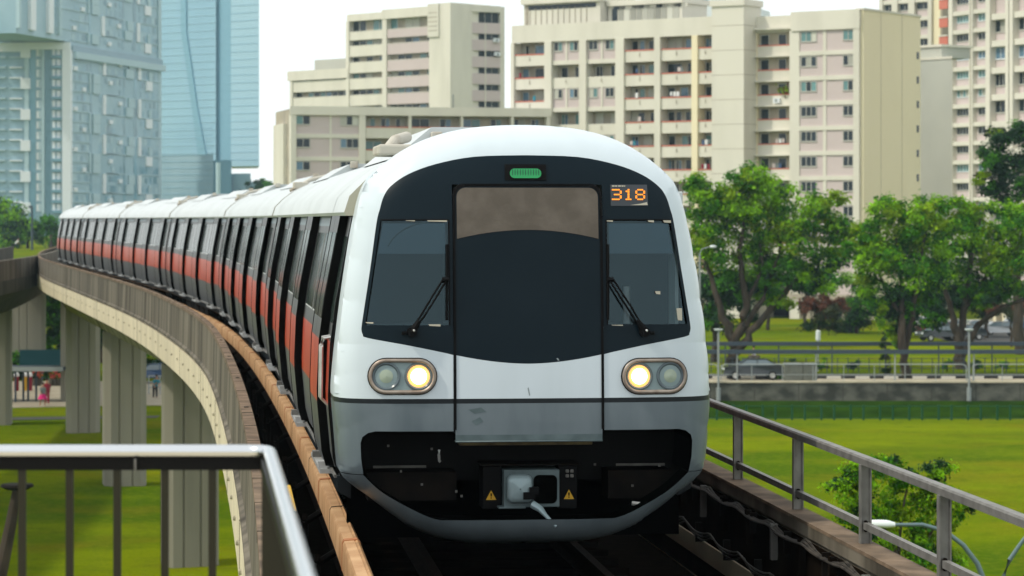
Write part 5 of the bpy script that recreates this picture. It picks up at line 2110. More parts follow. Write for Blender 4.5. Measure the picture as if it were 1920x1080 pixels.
def tree(name, label, Y, base, limbs, blobs, mats, size=.34, dens=1.0, seed=1, group=None, cat='tree', squash=.8):
    """limbs: lists of (px, py, radius); blobs: (px, py, rx px, ry px[, dY]) in the photograph's pixels at depth Y"""
    rng = random.Random(seed)
    g = P(base[0], base[1], Y)
    gz = ground_z(g.x, g.y)
    t = thing(name, label, cat, (g.x, g.y, gz), 0, group)
    o0 = Vector((g.x, g.y, gz))
    b = MB()
    for lm in limbs:
        pts = []
        n = len(lm)
        for i, (px, py, r) in enumerate(lm):
            q = P(px, py, Y) - o0
            if i:
                q.y += rng.uniform(-.9, .9) * min(1, i * .5)
            if i == 0 and py >= base[1] - 1:
                q = Vector((q.x, 0, -.2))
            pts.append((q, r))
        # a little wander between the joints
        fine, rad = [], []
        for (a, ra), (c_, rc) in zip(pts, pts[1:]):
            for k in range(4):
                f_ = k / 4
                w = Vector((rng.gauss(0, 1), rng.gauss(0, 1), 0)) * (ra * .22 if (k or fine) else 0)
                fine.append(a.lerp(c_, f_) + w)
                rad.append(ra + (rc - ra) * f_)
        fine.append(pts[-1][0])
        rad.append(pts[-1][1])
        b.tube(fine, rad, 'bark', 8)
    b.build('trunk', t, smooth=True, angle=80)
    b = MB()
    for bl in blobs:
        px, py, rx, ry = bl[:4]
        mm = bl[4] if len(bl) > 4 else mats
        c = P(px, py, Y) - o0
        c.y += rng.uniform(-1, 1) * rx / F * Y * .8
        sx, sz = rx / F * Y, ry / F * Y
        n = int(dens * 105 * (sx * sz) / (size * size) * .55)
        leaves(b, c, sx, (sx + sz) / 2, sz, n, size, mm, rng)
        # twigs inside the clump
    b.build('crown', t, fix=False)
    return t


BR = ['leaf_bright', 'leaf_bright', 'leaf_mid', 'leaf_yellow', 'leaf_mid']
MD = ['leaf_mid', 'leaf_mid', 'leaf_bright', 'leaf_dark']
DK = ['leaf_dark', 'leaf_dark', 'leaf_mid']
tree('spreading_tree', 'broad spreading tree with several forked trunks, right beside the train nose', 212, (1378, 702),
     [[(1378, 702, .55), (1376, 665, .46), (1374, 640, .42), (1350, 580, .25), (1325, 500, .16), (1315, 410, .07)],
      [(1376, 650, .40), (1398, 575, .27), (1385, 470, .18), (1402, 370, .08)],
      [(1380, 660, .36), (1420, 610, .28), (1470, 550, .22), (1530, 495, .15), (1572, 430, .06)],
      [(1385, 630, .25), (1430, 560, .2), (1462, 470, .14), (1455, 380, .06)],
      [(1398, 575, .2), (1430, 500, .12), (1420, 420, .06)]],
     [(1312, 385, 34, 42), (1332, 350, 42, 30), (1375, 345, 30, 26), (1400, 322, 18, 18), (1420, 338, 42, 30), (1405, 385, 52, 40), (1462, 372, 44, 36), (1350, 415, 50, 42),
      (1452, 430, 50, 36), (1530, 385, 40, 26), (1560, 375, 26, 22), (1545, 425, 42, 36), (1340, 470, 46, 38), (1400, 470, 50, 34), (1500, 470, 50, 34), (1590, 430, 34, 30),
      (1455, 505, 45, 30, MD), (1390, 530, 36, 28, MD), (1545, 490, 40, 30, MD), (1470, 560, 34, 22, BR), (1320, 440, 30, 34), (1300, 350, 22, 22), (1490, 420, 40, 34), (1575, 470, 26, 26), (1380, 385, 44, 34), (1430, 540, 36, 24, MD), (1520, 530, 34, 24, MD)],
     BR, .30, 1.0, 3)
tree('dark_tree', 'dense dark tree tucked under the spreading tree by the train', 224, (1338, 695),
     [[(1338, 695, .3), (1340, 620, .2), (1345, 540, .1)]],
     [(1345, 530, 48, 34), (1375, 555, 38, 34), (1322, 570, 36, 30), (1400, 590, 22, 22), (1345, 600, 40, 22)], DK, .32, 1.0, 5)
tree('leafy_tree', 'tall bright tree with a slim leaning trunk trailing leaves down its left side', 203, (1698, 728),
     [[(1698, 728, .36), (1696, 680, .32), (1688, 620, .28), (1693, 540, .2), (1675, 440, .08)],
      [(1696, 665, .24), (1710, 600, .2), (1722, 500, .14), (1740, 420, .06)],
      [(1690, 600, .16), (1650, 520, .1), (1640, 450, .05)]],
     [(1650, 400, 40, 26), (1700, 390, 50, 26), (1755, 400, 40, 28), (1630, 440, 38, 34), (1680, 445, 55, 40), (1745, 450, 50, 40), (1625, 495, 34, 36), (1690, 510, 55, 40, MD), (1750, 510, 40, 34, MD),
      (1640, 550, 24, 34), (1655, 590, 13, 26, ['leaf_yellow', 'leaf_bright']), (1668, 625, 12, 22, ['leaf_bright', 'leaf_yellow']), (1684, 652, 10, 18, ['leaf_bright']), (1690, 565, 40, 30, DK), (1730, 560, 34, 26, MD), (1715, 420, 44, 30), (1660, 480, 44, 36), (1610, 460, 26, 28), (1700, 600, 40, 24, DK), (1750, 590, 26, 24, MD), (1770, 425, 26, 26)],
     BR, .30, 1.0, 7)
tree('leafy_tree', 'bright tree with a low-forking dark trunk, one limb reaching over the parked cars', 213, (1802, 692),
     [[(1802, 692, .5), (1800, 650, .42), (1790, 600, .26), (1765, 530, .16), (1760, 450, .06)],
      [(1800, 660, .34), (1806, 590, .27), (1815, 500, .2), (1838, 410, .08)],
      [(1804, 665, .3), (1835, 610, .24), (1875, 575, .18), (1930, 560, .1)],
      [(1810, 580, .16), (1860, 500, .12), (1900, 430, .05)]],
     [(1790, 395, 40, 26), (1835, 400, 40, 28), (1890, 420, 44, 34), (1935, 410, 34, 34), (1800, 440, 50, 36), (1860, 460, 52, 36), (1910, 480, 44, 36), (1780, 500, 44, 36, MD), (1840, 520, 50, 34, MD),
      (1890, 535, 44, 26, MD), (1800, 555, 40, 26, DK), (1850, 565, 34, 20, MD), (1815, 420, 36, 26), (1880, 500, 40, 34), (1930, 450, 30, 34), (1770, 460, 30, 30), (1920, 545, 30, 26, MD), (1765, 575, 26, 22, DK)],
     BR, .30, 1.0, 9)
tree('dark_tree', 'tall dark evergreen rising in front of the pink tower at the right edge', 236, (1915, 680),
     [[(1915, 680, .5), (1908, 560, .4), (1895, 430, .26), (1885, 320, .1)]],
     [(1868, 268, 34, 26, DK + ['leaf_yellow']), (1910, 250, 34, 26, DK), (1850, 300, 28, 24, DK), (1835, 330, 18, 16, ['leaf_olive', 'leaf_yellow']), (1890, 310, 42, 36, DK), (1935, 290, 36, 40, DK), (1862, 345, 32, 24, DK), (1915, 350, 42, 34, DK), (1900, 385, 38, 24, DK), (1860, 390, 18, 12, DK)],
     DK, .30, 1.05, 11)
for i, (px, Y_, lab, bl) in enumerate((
        (1345, 290, 'added dark filler tree nearest the train in front of the ground-floor columns', [(1330, 520, 36, 34), (1365, 545, 34, 32), (1340, 575, 30, 24)]),
        (1440, 288, 'added dark filler tree behind the forked limbs of the spreading tree', [(1425, 525, 36, 30), (1465, 530, 36, 34), (1445, 560, 34, 22)]),
        (1510, 292, 'added dark filler tree above the rust-red small tree', [(1495, 515, 36, 30), (1530, 520, 36, 32), (1515, 550, 34, 22)]),
        (1690, 270, 'added dark green filler tree behind the leaning trunk', [(1660, 560, 36, 30), (1700, 570, 40, 32), (1735, 560, 36, 30), (1690, 605, 46, 26)]),
        (1770, 268, 'added dark green filler tree left of the forked trunk', [(1750, 545, 36, 28), (1790, 545, 36, 28), (1765, 578, 40, 20)]),
        (1850, 268, 'added dark green filler tree right of the forked trunk', [(1830, 545, 36, 28), (1870, 545, 36, 28), (1850, 580, 40, 18)]))):
    by = 411 + (HC - 1.1) / Y_ * F  # dark trees put in to deepen the shade behind the bright crowns
    tree('filler_tree', lab, Y_, (px, by), [[(px, by, .2), (px, by - 45, .15), (px + 4, by - 80, .08)]], bl, DK, .36, .8, 120 + i, group='added dark trees before the apartment blocks')
tree('red_tree', 'small tree with rust-red upper leaves on the lawn', 252, (1532, 645),
     [[(1532, 645, .16), (1536, 610, .12), (1545, 575, .06)]],
     [(1525, 563, 32, 12, ['leaf_red']), (1562, 568, 30, 12, ['leaf_red']), (1545, 582, 44, 16, ['leaf_red', 'leaf_olive', 'leaf_olive']), (1540, 605, 40, 18, ['leaf_olive', 'leaf_dark'])], ['leaf_red'], .26, 1.1, 13)
tree('red_tree', 'dark reddish small tree at the right edge in front of the beige columns', 250, (1897, 650),
     [[(1897, 650, .14), (1896, 615, .1), (1895, 580, .05)]],
     [(1880, 578, 28, 14), (1905, 585, 28, 16), (1930, 572, 26, 16)], ['leaf_red', 'leaf_olive', 'leaf_dark'], .26, 1.1, 15)
tree('dark_tree', 'dark bushy tree between the red tree and the leaning trunk', 280, (1606, 640),
     [[(1606, 640, .2), (1606, 600, .15), (1605, 560, .08)]],
     [(1590, 580, 32, 26), (1625, 575, 34, 28), (1605, 605, 40, 24), (1560, 530, 40, 24, MD), (1620, 535, 34, 26, MD)], DK, .32, 1.0, 17)
tree('columnar_shrub', 'narrow dark columnar shrub left of the leaning trunk', 207, (1661, 705),
     [[(1661, 705, .08), (1661, 670, .06), (1661, 640, .03)]], [(1660, 645, 9, 12), (1662, 668, 10, 14), (1661, 690, 10, 12)], ['leaf_olive', 'leaf_dark'], .18, 1.1, 19, cat='shrub')
tree('round_shrub', 'low green bush at the front of the parked dark hatchback', 198.5, (1451, 716),
     [[(1451, 716, .05), (1451, 705, .03)]], [(1446, 704, 12, 10), (1458, 707, 11, 9)], MD, .16, 1.2, 23, cat='shrub')
for i, (px, Y_) in enumerate(((1484, 209), (1540, 209), (1600, 209), (1775, 209), (1830, 209), (1880, 209))):
    by = 411 + (HC - 1.1) / Y_ * F
    tree('low_shrub', ORD[i] + ' low clipped shrub from the train along the far road verge', Y_, (px, by),
         [[(px, by, .04), (px, by - 12, .02)]], [(px - 4, by - 12, 9, 9), (px + 5, by - 15, 8, 10)], MD if i % 2 else DK, .16, 1.0, 40 + i, group='roadside shrubs', cat='shrub')
tree('young_tree', 'fresh green young tree below the viaduct behind the curved lamp arm', 76, (1690, 1276),
     [[(1690, 1276, .12), (1688, 1150, .1), (1680, 1040, .07), (1640, 950, .03)], [(1686, 1120, .07), (1730, 1020, .05), (1770, 950, .02)], [(1682, 1060, .05), (1690, 970, .04), (1700, 900, .02)]],
     [(1580, 915, 38, 38), (1620, 888, 40, 30), (1650, 868, 34, 20), (1760, 890, 34, 26), (1800, 960, 26, 32), (1680, 890, 42, 26), (1735, 900, 36, 28), (1610, 960, 44, 38), (1690, 945, 48, 36), (1755, 945, 44, 34), (1590, 1000, 34, 34), (1650, 1010, 44, 36), (1720, 1005, 48, 40), (1785, 985, 28, 34),
      (1740, 1060, 48, 34), (1660, 1075, 44, 34), (1785, 1045, 26, 32)], ['leaf_bright', 'leaf_bright', 'leaf_mid', 'leaf_yellow', 'leaf_mid', 'leaf_dark'], .12, .95, 29)
# left: trees on the bank beyond the second viaduct
for i, (px, bl, Y_, lab) in enumerate((
        (8, [(-10, 395, 34, 34), (14, 410, 36, 34), (0, 440, 40, 26)], 470, 'hazy green tree at the left edge below the white-framed tower'),
        (52, [(40, 425, 24, 18), (62, 430, 26, 20), (50, 445, 32, 16)], 480, 'middle hazy tree beside the thin lamp column on the bank'),
        (95, [(85, 422, 24, 18), (110, 430, 26, 20), (98, 445, 30, 16)], 485, 'hazy tree nearest the tail of the train'),
        (24, [(24, 445, 30, 14)], 478, 'low hazy bush between two trees on the left bank'))):
    tree('bank_tree', lab, Y_, (px, 463), [[(px, 463, .3), (px, 440, .2)]], bl, ['leaf_mid', 'leaf_dark', 'leaf_mid', 'leaf_bright'], .55, 1.1, 60 + i, group='trees on the far bank')
for i, (px, y0, Y_) in enumerate(((482, 350, 640), (502, 348, 650), (525, 352, 645))):
    tree('far_tree', ORD[i] + ' of three blue-hazed far trees, from left, on the skyline beside the lower pale block', Y_, (px, 470), [[(px, 470, .5), (px, y0 + 20, .3)]],
         [(px - 6, y0, 18, 12), (px + 8, y0 + 4, 18, 12), (px, y0 + 18, 24, 16), (px, y0 + 45, 24, 20)], ['leaf_dark', 'leaf_mid'], .7, 1.1, 80 + i, group='far trees on the skyline')
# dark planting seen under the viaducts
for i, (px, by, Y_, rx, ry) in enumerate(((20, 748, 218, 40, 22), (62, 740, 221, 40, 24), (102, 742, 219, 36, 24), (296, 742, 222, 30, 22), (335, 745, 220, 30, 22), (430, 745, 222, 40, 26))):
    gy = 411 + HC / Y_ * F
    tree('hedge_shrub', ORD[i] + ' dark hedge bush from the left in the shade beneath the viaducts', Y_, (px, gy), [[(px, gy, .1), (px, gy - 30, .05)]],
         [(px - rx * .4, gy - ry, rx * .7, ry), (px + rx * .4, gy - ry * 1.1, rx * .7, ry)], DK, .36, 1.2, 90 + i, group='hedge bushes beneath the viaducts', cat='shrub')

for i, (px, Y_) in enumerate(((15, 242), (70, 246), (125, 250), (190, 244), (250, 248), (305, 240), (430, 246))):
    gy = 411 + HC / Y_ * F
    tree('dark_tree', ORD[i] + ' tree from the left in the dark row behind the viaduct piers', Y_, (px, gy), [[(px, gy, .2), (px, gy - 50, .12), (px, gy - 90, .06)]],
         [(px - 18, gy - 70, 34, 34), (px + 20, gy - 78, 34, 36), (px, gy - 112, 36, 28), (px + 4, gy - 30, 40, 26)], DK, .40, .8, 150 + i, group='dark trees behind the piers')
# ------------------------------------------------------------------ the roadside at the right
YW = 193.3
b = MB()
b.box(-9.0, 75, YW - .15, YW + .25, -.6, 1.22, 'wall_grey')
for k in range(27):
    x = -7.6 + k * 3.0
    b.box(x, x + .05, YW - .153, YW - .10, -.5, 1.2, 'groove')
wl = b.build('retaining_wall')
tag(wl, 'long weathered grey concrete retaining wall along the road', 'wall')
b = MB()
b.box(-9.0, 75, YW - .22, YW + .30, 1.222, 1.34, 'concrete_pale')
b.build('coping', wl)
# kerb painted black and white
b = MB()
for k in range(80):
    b.box(-7 + k, -6 + k, 199.32, 199.48, 1.0, 1.32, 'kerb_white' if k % 2 else 'kerb_black')
tag(b.build('kerb'), 'black and white painted kerb', 'kerb', kind='structure')

# railing on the wall
for i, (p0, p1, lab) in enumerate(((800, 1346, 'end of the grey pipe railing left of the first lamp post'), (1352, 1812, 'long grey pipe railing on the retaining wall between the two lamp posts'), (1824, 1990, 'grey pipe railing on the retaining wall right of the far lamp post'))):
    x0, x1 = (p0 - 960) / F * YW, (p1 - 960) / F * YW
    rt = thing('pipe_railing', lab, 'railing', (x0, YW, 1.34))
    L_ = x1 - x0
    b = MB()
    b.tube([(0, 0, .9), (.12, 0, 1.06), (.3, 0, 1.12), (L_ - .3, 0, 1.12), (L_ - .12, 0, 1.06), (L_, 0, .9), (L_, 0, 0)], .045, 'post_grey', 6)
    b.build('top_rail', rt)
    b = MB()
    b.tube([(0, 0, .42), (L_, 0, .42)], .025, 'post_grey', 6)
    b.build('middle_rail', rt)
    n = max(1, int(L_ / 2.0))
    for k in range(n + 1):
        b = MB()
        b.tube([(L_ * k / n, 0, 0), (L_ * k / n, 0, 1.1)], .03, 'post_grey', 6)
        b.build('post', rt)

# two flat-topped lamp posts on the wall
l1 = thing('garden_lamp', 'left flat-topped lamp post on the retaining wall, near the train', 'lamp post', ((1347 - 960) / F * (YW - .3), YW - .3, 0.0), 0, 'flat-topped lamp posts on the wall')
b = MB()
b.tube([(0, 0, 0), (0, 0, .9)], .16, 'post_grey', 10)
b.tube([(0, 0, .9), (0, 0, 4.75)], .075, 'post_grey', 8)
b.build('pole', l1)
b = MB()
b.tube([(0, 0, 4.75), (0, 0, 4.83)], [.22, .30], 'lamp_white', 12)
b.tube([(0, 0, 4.83), (0, 0, 4.88)], .30, 'lamp_white', 12)
b.build('lamp_head', l1)
l2 = copy_tree(l1)
l2.location.x = (1817 - 960) / F * (YW - .3)
l2['label'] = 'right flat-topped lamp post on the retaining wall, before the forked dark trunk'

# open walkway frame: two long dark beams on posts
fr = thing('covered_way', 'two long dark horizontal beams on thin posts crossing in front of the lawn', 'walkway frame', (0, 0, 1.1))
for Yb, ypx in ((191.6 + 3, 659), (207, 644)):
    z = HC - (ypx - 411) / F * Yb - 1.1
    x0, x1 = (860 - 960) / F * Yb, (1990 - 960) / F * Yb
    b = MB()
    b.box(x0, x1, Yb - .12, Yb + .12, z - .16, z + .12, 'steel_blue')
    b.build('beam', fr)
    px = 938 if Yb < 200 else 960
    while px < 1980:
        x = (px - 960) / F * Yb
        b = MB()
        b.tube([(x, Yb, 0), (x, Yb, z - .16)], .055, 'steel_blue' if Yb > 200 else 'post_grey', 6)
        b.build('post', fr)
        px += 148 if Yb < 200 else 100

# green fence on the near edge of the bank
gf = thing('green_fence', 'low dark green railing along the edge of the grassy bank', 'fence', (0, 174.5, 0))
x0, x1 = (820 - 960) / F * 174.5, (1985 - 960) / F * 174.5
for z in (.85, .12):
    b = MB()
    b.box(x0, x1, -.03, .03, z - .03, z + .03, 'fence_green')
    b.build('rail', gf)
k = 0
px = 825
while px < 1985:
    x = (px - 960) / F * 174.5
    b = MB()
    b.box(x - .06, x + .06, -.05, .05, -.1, .95, 'fence_green')
    b.build('post', gf)
    px += 31 if k % 2 else 24
    k += 1
# chain-link fence with dark posts behind the road
cf = thing('verge_fence', 'thin dark fence along the far side of the road', 'fence', (0, 208, 1.1))
x0, x1 = (820 - 960) / F * 208, (1985 - 960) / F * 208
for z in (.35, .75, 1.05):
    b = MB()
    b.box(x0, x1, -.015, .015, z - .02, z + .02, 'steel_blue')
    b.build('rail', cf)
for k in range(60):
    x = x0 + (x1 - x0) * k / 59
    b = MB()
    b.box(x - .03, x + .03, -.03, .03, -.1, 1.1, 'steel_blue')
    b.build('post', cf)

# utility boxes on the path
for px, w_, lab in ((1489, .66, 'larger grey utility cabinet behind the pipe railing'), (1518, .52, 'smaller grey utility cabinet beside the larger one')):
    x = (px - 960) / F * 195
    ub = thing('utility_cabinet', lab, 'utility cabinet', (x, 195, 1.16))
    b = MB()
    b.box(-w_, w_, 0, .6, .08, 1.22, 'cabinet_grey')
    b.box(-w_ - .04, w_ + .04, -.04, .64, 1.22, 1.28, 'post_grey')
    b.box(-w_ + .03, w_ - .03, .03, .55, 0, .08, 'concrete_dark')
    b.build('case', ub, bevel=.015)
    for s in (-1, 1):
        b = MB()
        b.box(min(s * .02, s * (w_ - .04)), max(s * .02, s * (w_ - .04)), -.012, 0, .14, 1.16, 'cabinet_grey')
        b.box(s * .06 - .012, s * .06 + .012, -.03, -.012, .6, .72, 'steel_blue')
        b.build('door', ub)

# white bollard light on the lawn
wb = thing('path_light', 'white-capped short post light standing on the lawn behind the beams', 'post light', ((1534 - 960) / F * 210, 210, 1.1))
b = MB()
b.tube([(0, 0, 0), (0, 0, 2.2)], .05, 'post_grey', 8)
b.build('pole', wb)
b = MB()
b.tube([(0, 0, 2.2), (0, 0, 2.3), (0, 0, 2.95), (0, 0, 3.02)], [.10, .18, .18, .12], 'lamp_white', 12)
b.build('lamp_head', wb)


# ---- cars
def car(label, paint, loc, rz, group=None, plate=True):
    t = thing('parked_car', label, 'car', loc, rz, group)
    prof = [(-2.05, .42), (-2.10, .62), (-2.02, .86), (-1.2, .97), (-.55, 1.42), (.9, 1.46), (1.55, 1.12), (2.0, 1.0), (2.10, .70), (2.05, .40)]
    b = MB()
    rings = []
    for y, k, zt_ in ((-.82, .96, .96), (-.86, 1, 1.0), (-.80, 1, 1.0), (.80, 1, 1.0), (.86, 1, 1.0), (.82, .96, .96)):
        rings.append([(x * k, y * (0.84 if z > 1.2 else 1.0), .35 + (z - .35) * zt_) for x, z in prof])
    b.sweep(rings, paint, True, True)
    o = b.build('body', t, smooth=True, angle=40)
    for s in (-1, 1):
        y0, y1 = s * .868, s * .738
        for q in ([(-1.05, y0, 1.0), (-.5, y1, 1.38), (.2, y1, 1.39), (.2, y0, 1.0)], [(.26, y0, 1.0), (.26, y1, 1.39), (.88, y1, 1.40), (1.4, y0, 1.12), (1.4, y0, 1.02)]):
            b = MB()
            b.face(q, 'car_glass')
            b.build('side_window', t)
    b = MB()
    b.face([(-1.17, -.72, 1.0), (-1.17, .72, 1.0), (-.58, .62, 1.405), (-.58, -.62, 1.405)], 'car_glass')
    b.build('windscreen', t).location.x = -.012
    b = MB()
    b.face([(1.52, -.72, 1.16), (1.52, .72, 1.16), (.95, .62, 1.44), (.95, -.62, 1.44)], 'car_glass')
    b.build('rear_window', t).location.x = .02
    for x in (-1.3, 1.28):
        for s in (-1, 1):
            b = MB()
            b.tube([(x, s * .68, .31), (x, s * .88, .31)], .31, 'tyre', 18)
            w = b.build('wheel', t)
            b = MB()
            b.tube([(x, s * .86, .31), (x, s * .895, .31)], .19, 'alu', 12)
            b.build('rim', w)
    for s in (-1, 1):
        b = MB()
        b.box(-2.10, -1.93, min(s * .5, s * .8), max(s * .5, s * .8), .66, .80, 'lamp_white')
        b.build('headlight', t, bevel=.03)
        b = MB()
        b.box(1.98, 2.10, min(s * .55, s * .82), max(s * .55, s * .82), .74, .92, 'car_red')
        b.build('tail_light', t, bevel=.02)
    return t


car('dark grey hatchback on the road behind the pipe railing', 'car_dark', ((1412 - 960) / F * 198.2, 198.2, 1.16), 0)
CG = 'cars in the car park'
for px, Y_, paint, rz, lab in ((1762, 262, 'car_dark', 0.3, 'black car with silver roof nearest in the car park'), (1805, 264, 'car_dark', .2, 'dark car parked right behind the forked trunk'), (1752, 274, 'car_red', .1, 'dark red car behind the nearest black one'),
                               (1790, 278, 'car_white', .1, 'white car in the second row of the car park'), (1828, 276, 'car_white', .2, 'white car half hidden by the forked tree limb'), (1872, 272, 'car_silver', 0, 'silver car between the beige columns'), (1905, 284, 'car_blue', .1, 'blue car at the far right of the car park'), (1738, 286, 'car_white', .2, 'small white car farthest left in the car park')):
    car(lab, paint, ((px - 960) / F * Y_, Y_, 1.125), rz, CG)

# street lamps
sl = thing('street_lamp', 'white-headed street lamp on a tall pole among the spreading tree leaves', 'street lamp', ((1312 - 960) / F * 208.6, 208.6, 1.1))
hx = (1337 - 1312) / F * 208.6
zt_ = HC - (463 - 411) / F * 208.6 - 1.1
b = MB()
b.tube([(0, 0, 0), (0, 0, zt_ - .5)], [.09, .06], 'post_grey', 8)
b.tube([(0, 0, zt_ - .5), (.15, 0, zt_ - .15), (hx - .2, 0, zt_ + .02)], .035, 'post_grey', 6)
b.build('pole', sl)
b = MB()
b.ball((hx, 0, zt_ + .02), .26, .14, .11, 'lamp_white')
b.build('lamp_head', sl, smooth=True)

for i, (hp, pts, lab) in enumerate(((((1612, 983), (1678, 985)), [(1678, 984), (1730, 984), (1772, 996), (1806, 1022), (1832, 1056), (1848, 1095), (1858, 1150)], 'curved street lamp with a white head in front of the young tree'),
                                    (((1960, 996), (1930, 998)), [(1930, 998), (1912, 1022), (1893, 1050), (1880, 1085), (1872, 1150)], 'second curved lamp arm at the right frame edge'))):
    YL = 55.0
    g = P(pts[-1][0], pts[-1][1], YL)
    st = thing('street_lamp', lab, 'street lamp', (g.x, YL, 0))
    b = MB()
    q = [P(a, c_, YL) - Vector((g.x, YL, 0)) for a, c_ in pts]
    b.tube(q + [Vector((0, 0, 3.0)), Vector((0, 0, 0))], [.035, .04, .045, .05, .052, .055] [:len(q)] + [.055] * (len(q) - 6 if len(q) > 6 else 0) + [.07, .085], 'lamp_arm', 10)
    b.build('arm', st, smooth=True)
    b = MB()
    a, c_ = (P(hp[0][0], hp[0][1], YL) - Vector((g.x, YL, 0)), P(hp[1][0], hp[1][1], YL) - Vector((g.x, YL, 0)))
    n = 10
    rings = []
    for k in range(n + 1):
        f_ = k / n
        p = a.lerp(c_, f_)
        r = .10 * (math.sin(math.pi * min(1, .12 + f_ * .62)) ** .5) * (1 if f_ < .8 else 1 - (f_ - .8) * 1.6)
        r = max(r, .02)
        rings.append([(p.x, p.y + r * 1.2 * math.cos(t_), p.z + r * math.sin(t_) * (1.0 if math.sin(t_) > 0 else .55)) for t_ in [2 * math.pi * j / 14 for j in range(14)]])
    b.sweep(rings, 'lamp_white', True, True)
    h = b.build('lamp_head', st, smooth=True, angle=60)
    b = MB()
    m_ = a.lerp(c_, .35)
    b.ball((m_.x, m_.y, m_.z - .055), .13, .07, .05, 'cab_glass')
    b.build('lens', h, smooth=True)


# ---- people
def person(label, loc, height, cloth_top, cloth_low, rz=0, stride=.25, bend=0.0, sit=False, skirt=False):
    t = thing('person', label, 'person', loc, rz)
    s = height / 1.7
    J = {}
    hipz = .92 if not sit else .55
    J['pel'] = (0, 0, hipz)
    fx = .25 * bend
    J['ch'] = (fx, 0, hipz + .36)
    J['nk'] = (fx * 1.4, 0, hipz + .55)
    J['hd0'] = (fx * 1.6, 0, hipz + .64)
    J['hd1'] = (fx * 1.7, 0, hipz + .80)
    for sd in (-1, 1):
        k = str(sd)
        J['hip' + k] = (0, sd * .09, hipz - .04)
        if sit:
            J['kn' + k] = (.42, sd * .12, hipz - .02)
            J['an' + k] = (.40, sd * .12, .10)
        else:
            J['kn' + k] = (sd * stride * .45, sd * .10, .49)
            J['an' + k] = (sd * stride * .7 - .05, sd * .10, .08)
        J['to' + k] = (J['an' + k][0] + .17, sd * .11, .04)
        J['sh' + k] = (fx * 1.25, sd * .17, hipz + .50)
        J['el' + k] = (fx * 1.2 - sd * stride * .25, sd * .22, hipz + .24)
        J['ha' + k] = (fx * 1.4 - sd * stride * .3 + .10, sd * .21, hipz + .02)
        J['fi' + k] = (fx * 1.4 - sd * stride * .3 + .13, sd * .20, hipz - .09)
    rad = {'pel': .13, 'ch': .125, 'nk': .055, 'hd0': .07, 'hd1': .095, 'hip': .095, 'kn': .06, 'an': .042, 'to': .035, 'sh': .06, 'el': .042, 'ha': .032, 'fi': .028}
    names = list(J)
    E_ = [('pel', 'ch'), ('ch', 'nk'), ('nk', 'hd0'), ('hd0', 'hd1')]
    for k in ('-1', '1'):
        E_ += [('pel', 'hip' + k), ('hip' + k, 'kn' + k), ('kn' + k, 'an' + k), ('an' + k, 'to' + k), ('nk', 'sh' + k), ('sh' + k, 'el' + k), ('el' + k, 'ha' + k), ('ha' + k, 'fi' + k)]
    me = bpy.data.meshes.new('body')
    me.from_pydata([tuple(c * s for c in J[n]) for n in names], [(names.index(a), names.index(c_)) for a, c_ in E_], [])
    o = bpy.data.objects.new('body', me)
    C.objects.link(o)
    o.parent = t
    sk = o.modifiers.new('skin', 'SKIN')
    for i, n in enumerate(names):
        r = rad[n.rstrip('1').rstrip('-')] if n.rstrip('1').rstrip('-') in rad else rad[n]
        me.skin_vertices[0].data[i].radius = (r * s, r * s)
        me.skin_vertices[0].data[i].use_root = (n == 'pel')
    o.modifiers.new('sub', 'SUBSURF').levels = 1
    o.modifiers['sub'].render_levels = 1
    me.materials.append(M['skin'])
    for nm, mt, zs, w in (('shirt', cloth_top, ((hipz - .02, .16), (hipz + .2, .15), (hipz + .38, .165), (hipz + .50, .12), (hipz + .545, .075)), 1.25),):
        b = MB()
        b.sweep([[((fx * (z - hipz) / .4 + r * math.cos(a)) * s, r * w * math.sin(a) * s, z * s) for a in [2 * math.pi * k / 12 for k in range(12)]] for z, r in zs], mt, True, False)
        for sd in (-1, 1):
            k = str(sd)
            a_, c_ = Vector(J['sh' + k]) * s, Vector(J['el' + k]) * s
            b.tube([a_, c_], [.078 * s, .062 * s], mt, 8)
        b.build(nm, t, smooth=True)
    b = MB()
    if skirt:
        b.sweep([[(r * math.cos(a) * s, r * 1.15 * math.sin(a) * s, z * s) for a in [2 * math.pi * k / 14 for k in range(14)]] for z, r in ((hipz + .05, .15), (hipz - .1, .22), (hipz - .38, .34))], cloth_low, True, False)
    else:
        for sd in (-1, 1):
            k = str(sd)
            b.tube([Vector(J['hip' + k]) * s + Vector((0, 0, .05 * s)), Vector(J['kn' + k]) * s, Vector(J['an' + k]) * s], [.115 * s, .08 * s, .062 * s], cloth_low, 10)
    b.build('skirt' if skirt else 'trousers', t, smooth=True)
    b = MB()
    h = Vector(J['hd1']) * s
    b.ball((h.x - .02 * s, h.y, h.z + .03 * s), .105 * s, .10 * s, .095 * s, 'hair', 12, 8)
    b.build('hair', t, smooth=True)
    return t


gpt = lambda px, Y_: Vector(((px - 960) / F * Y_, Y_, ground_z((px - 960) / F * Y_, Y_)))
person('child in a grey top and bright pink skirt walking on the plaza', gpt(80, 187) + Vector((0, 0, .04)), 1.45, 'cloth_grey', 'cloth_pink', R(-60), .35, .2, skirt=True)
person('person in dark red clothes walking behind the pink skirt', gpt(88, 189) + Vector((0, 0, .04)), 1.6, 'cloth_red', 'cloth_red', R(-80), .3, .1)
person('person in a teal shirt crouching forward beyond the piers', gpt(291, 196), 1.55, 'cloth_teal', 'cloth_black', R(-70), .15, 1.3)
person('seated person in black and white beside the roadside fence', Vector(((1414 - 960) / F * 207.4, 207.4, 1.75)), 1.6, 'cloth_white', 'cloth_black', R(160), .1, .1, sit=True)
person('person in a pale shirt bending on the far grassy bank', Vector(((29 - 960) / F * 462, 462, ground_z(-80, 462))), 1.75, 'cloth_white', 'cloth_black', R(0), .5, 1.2)
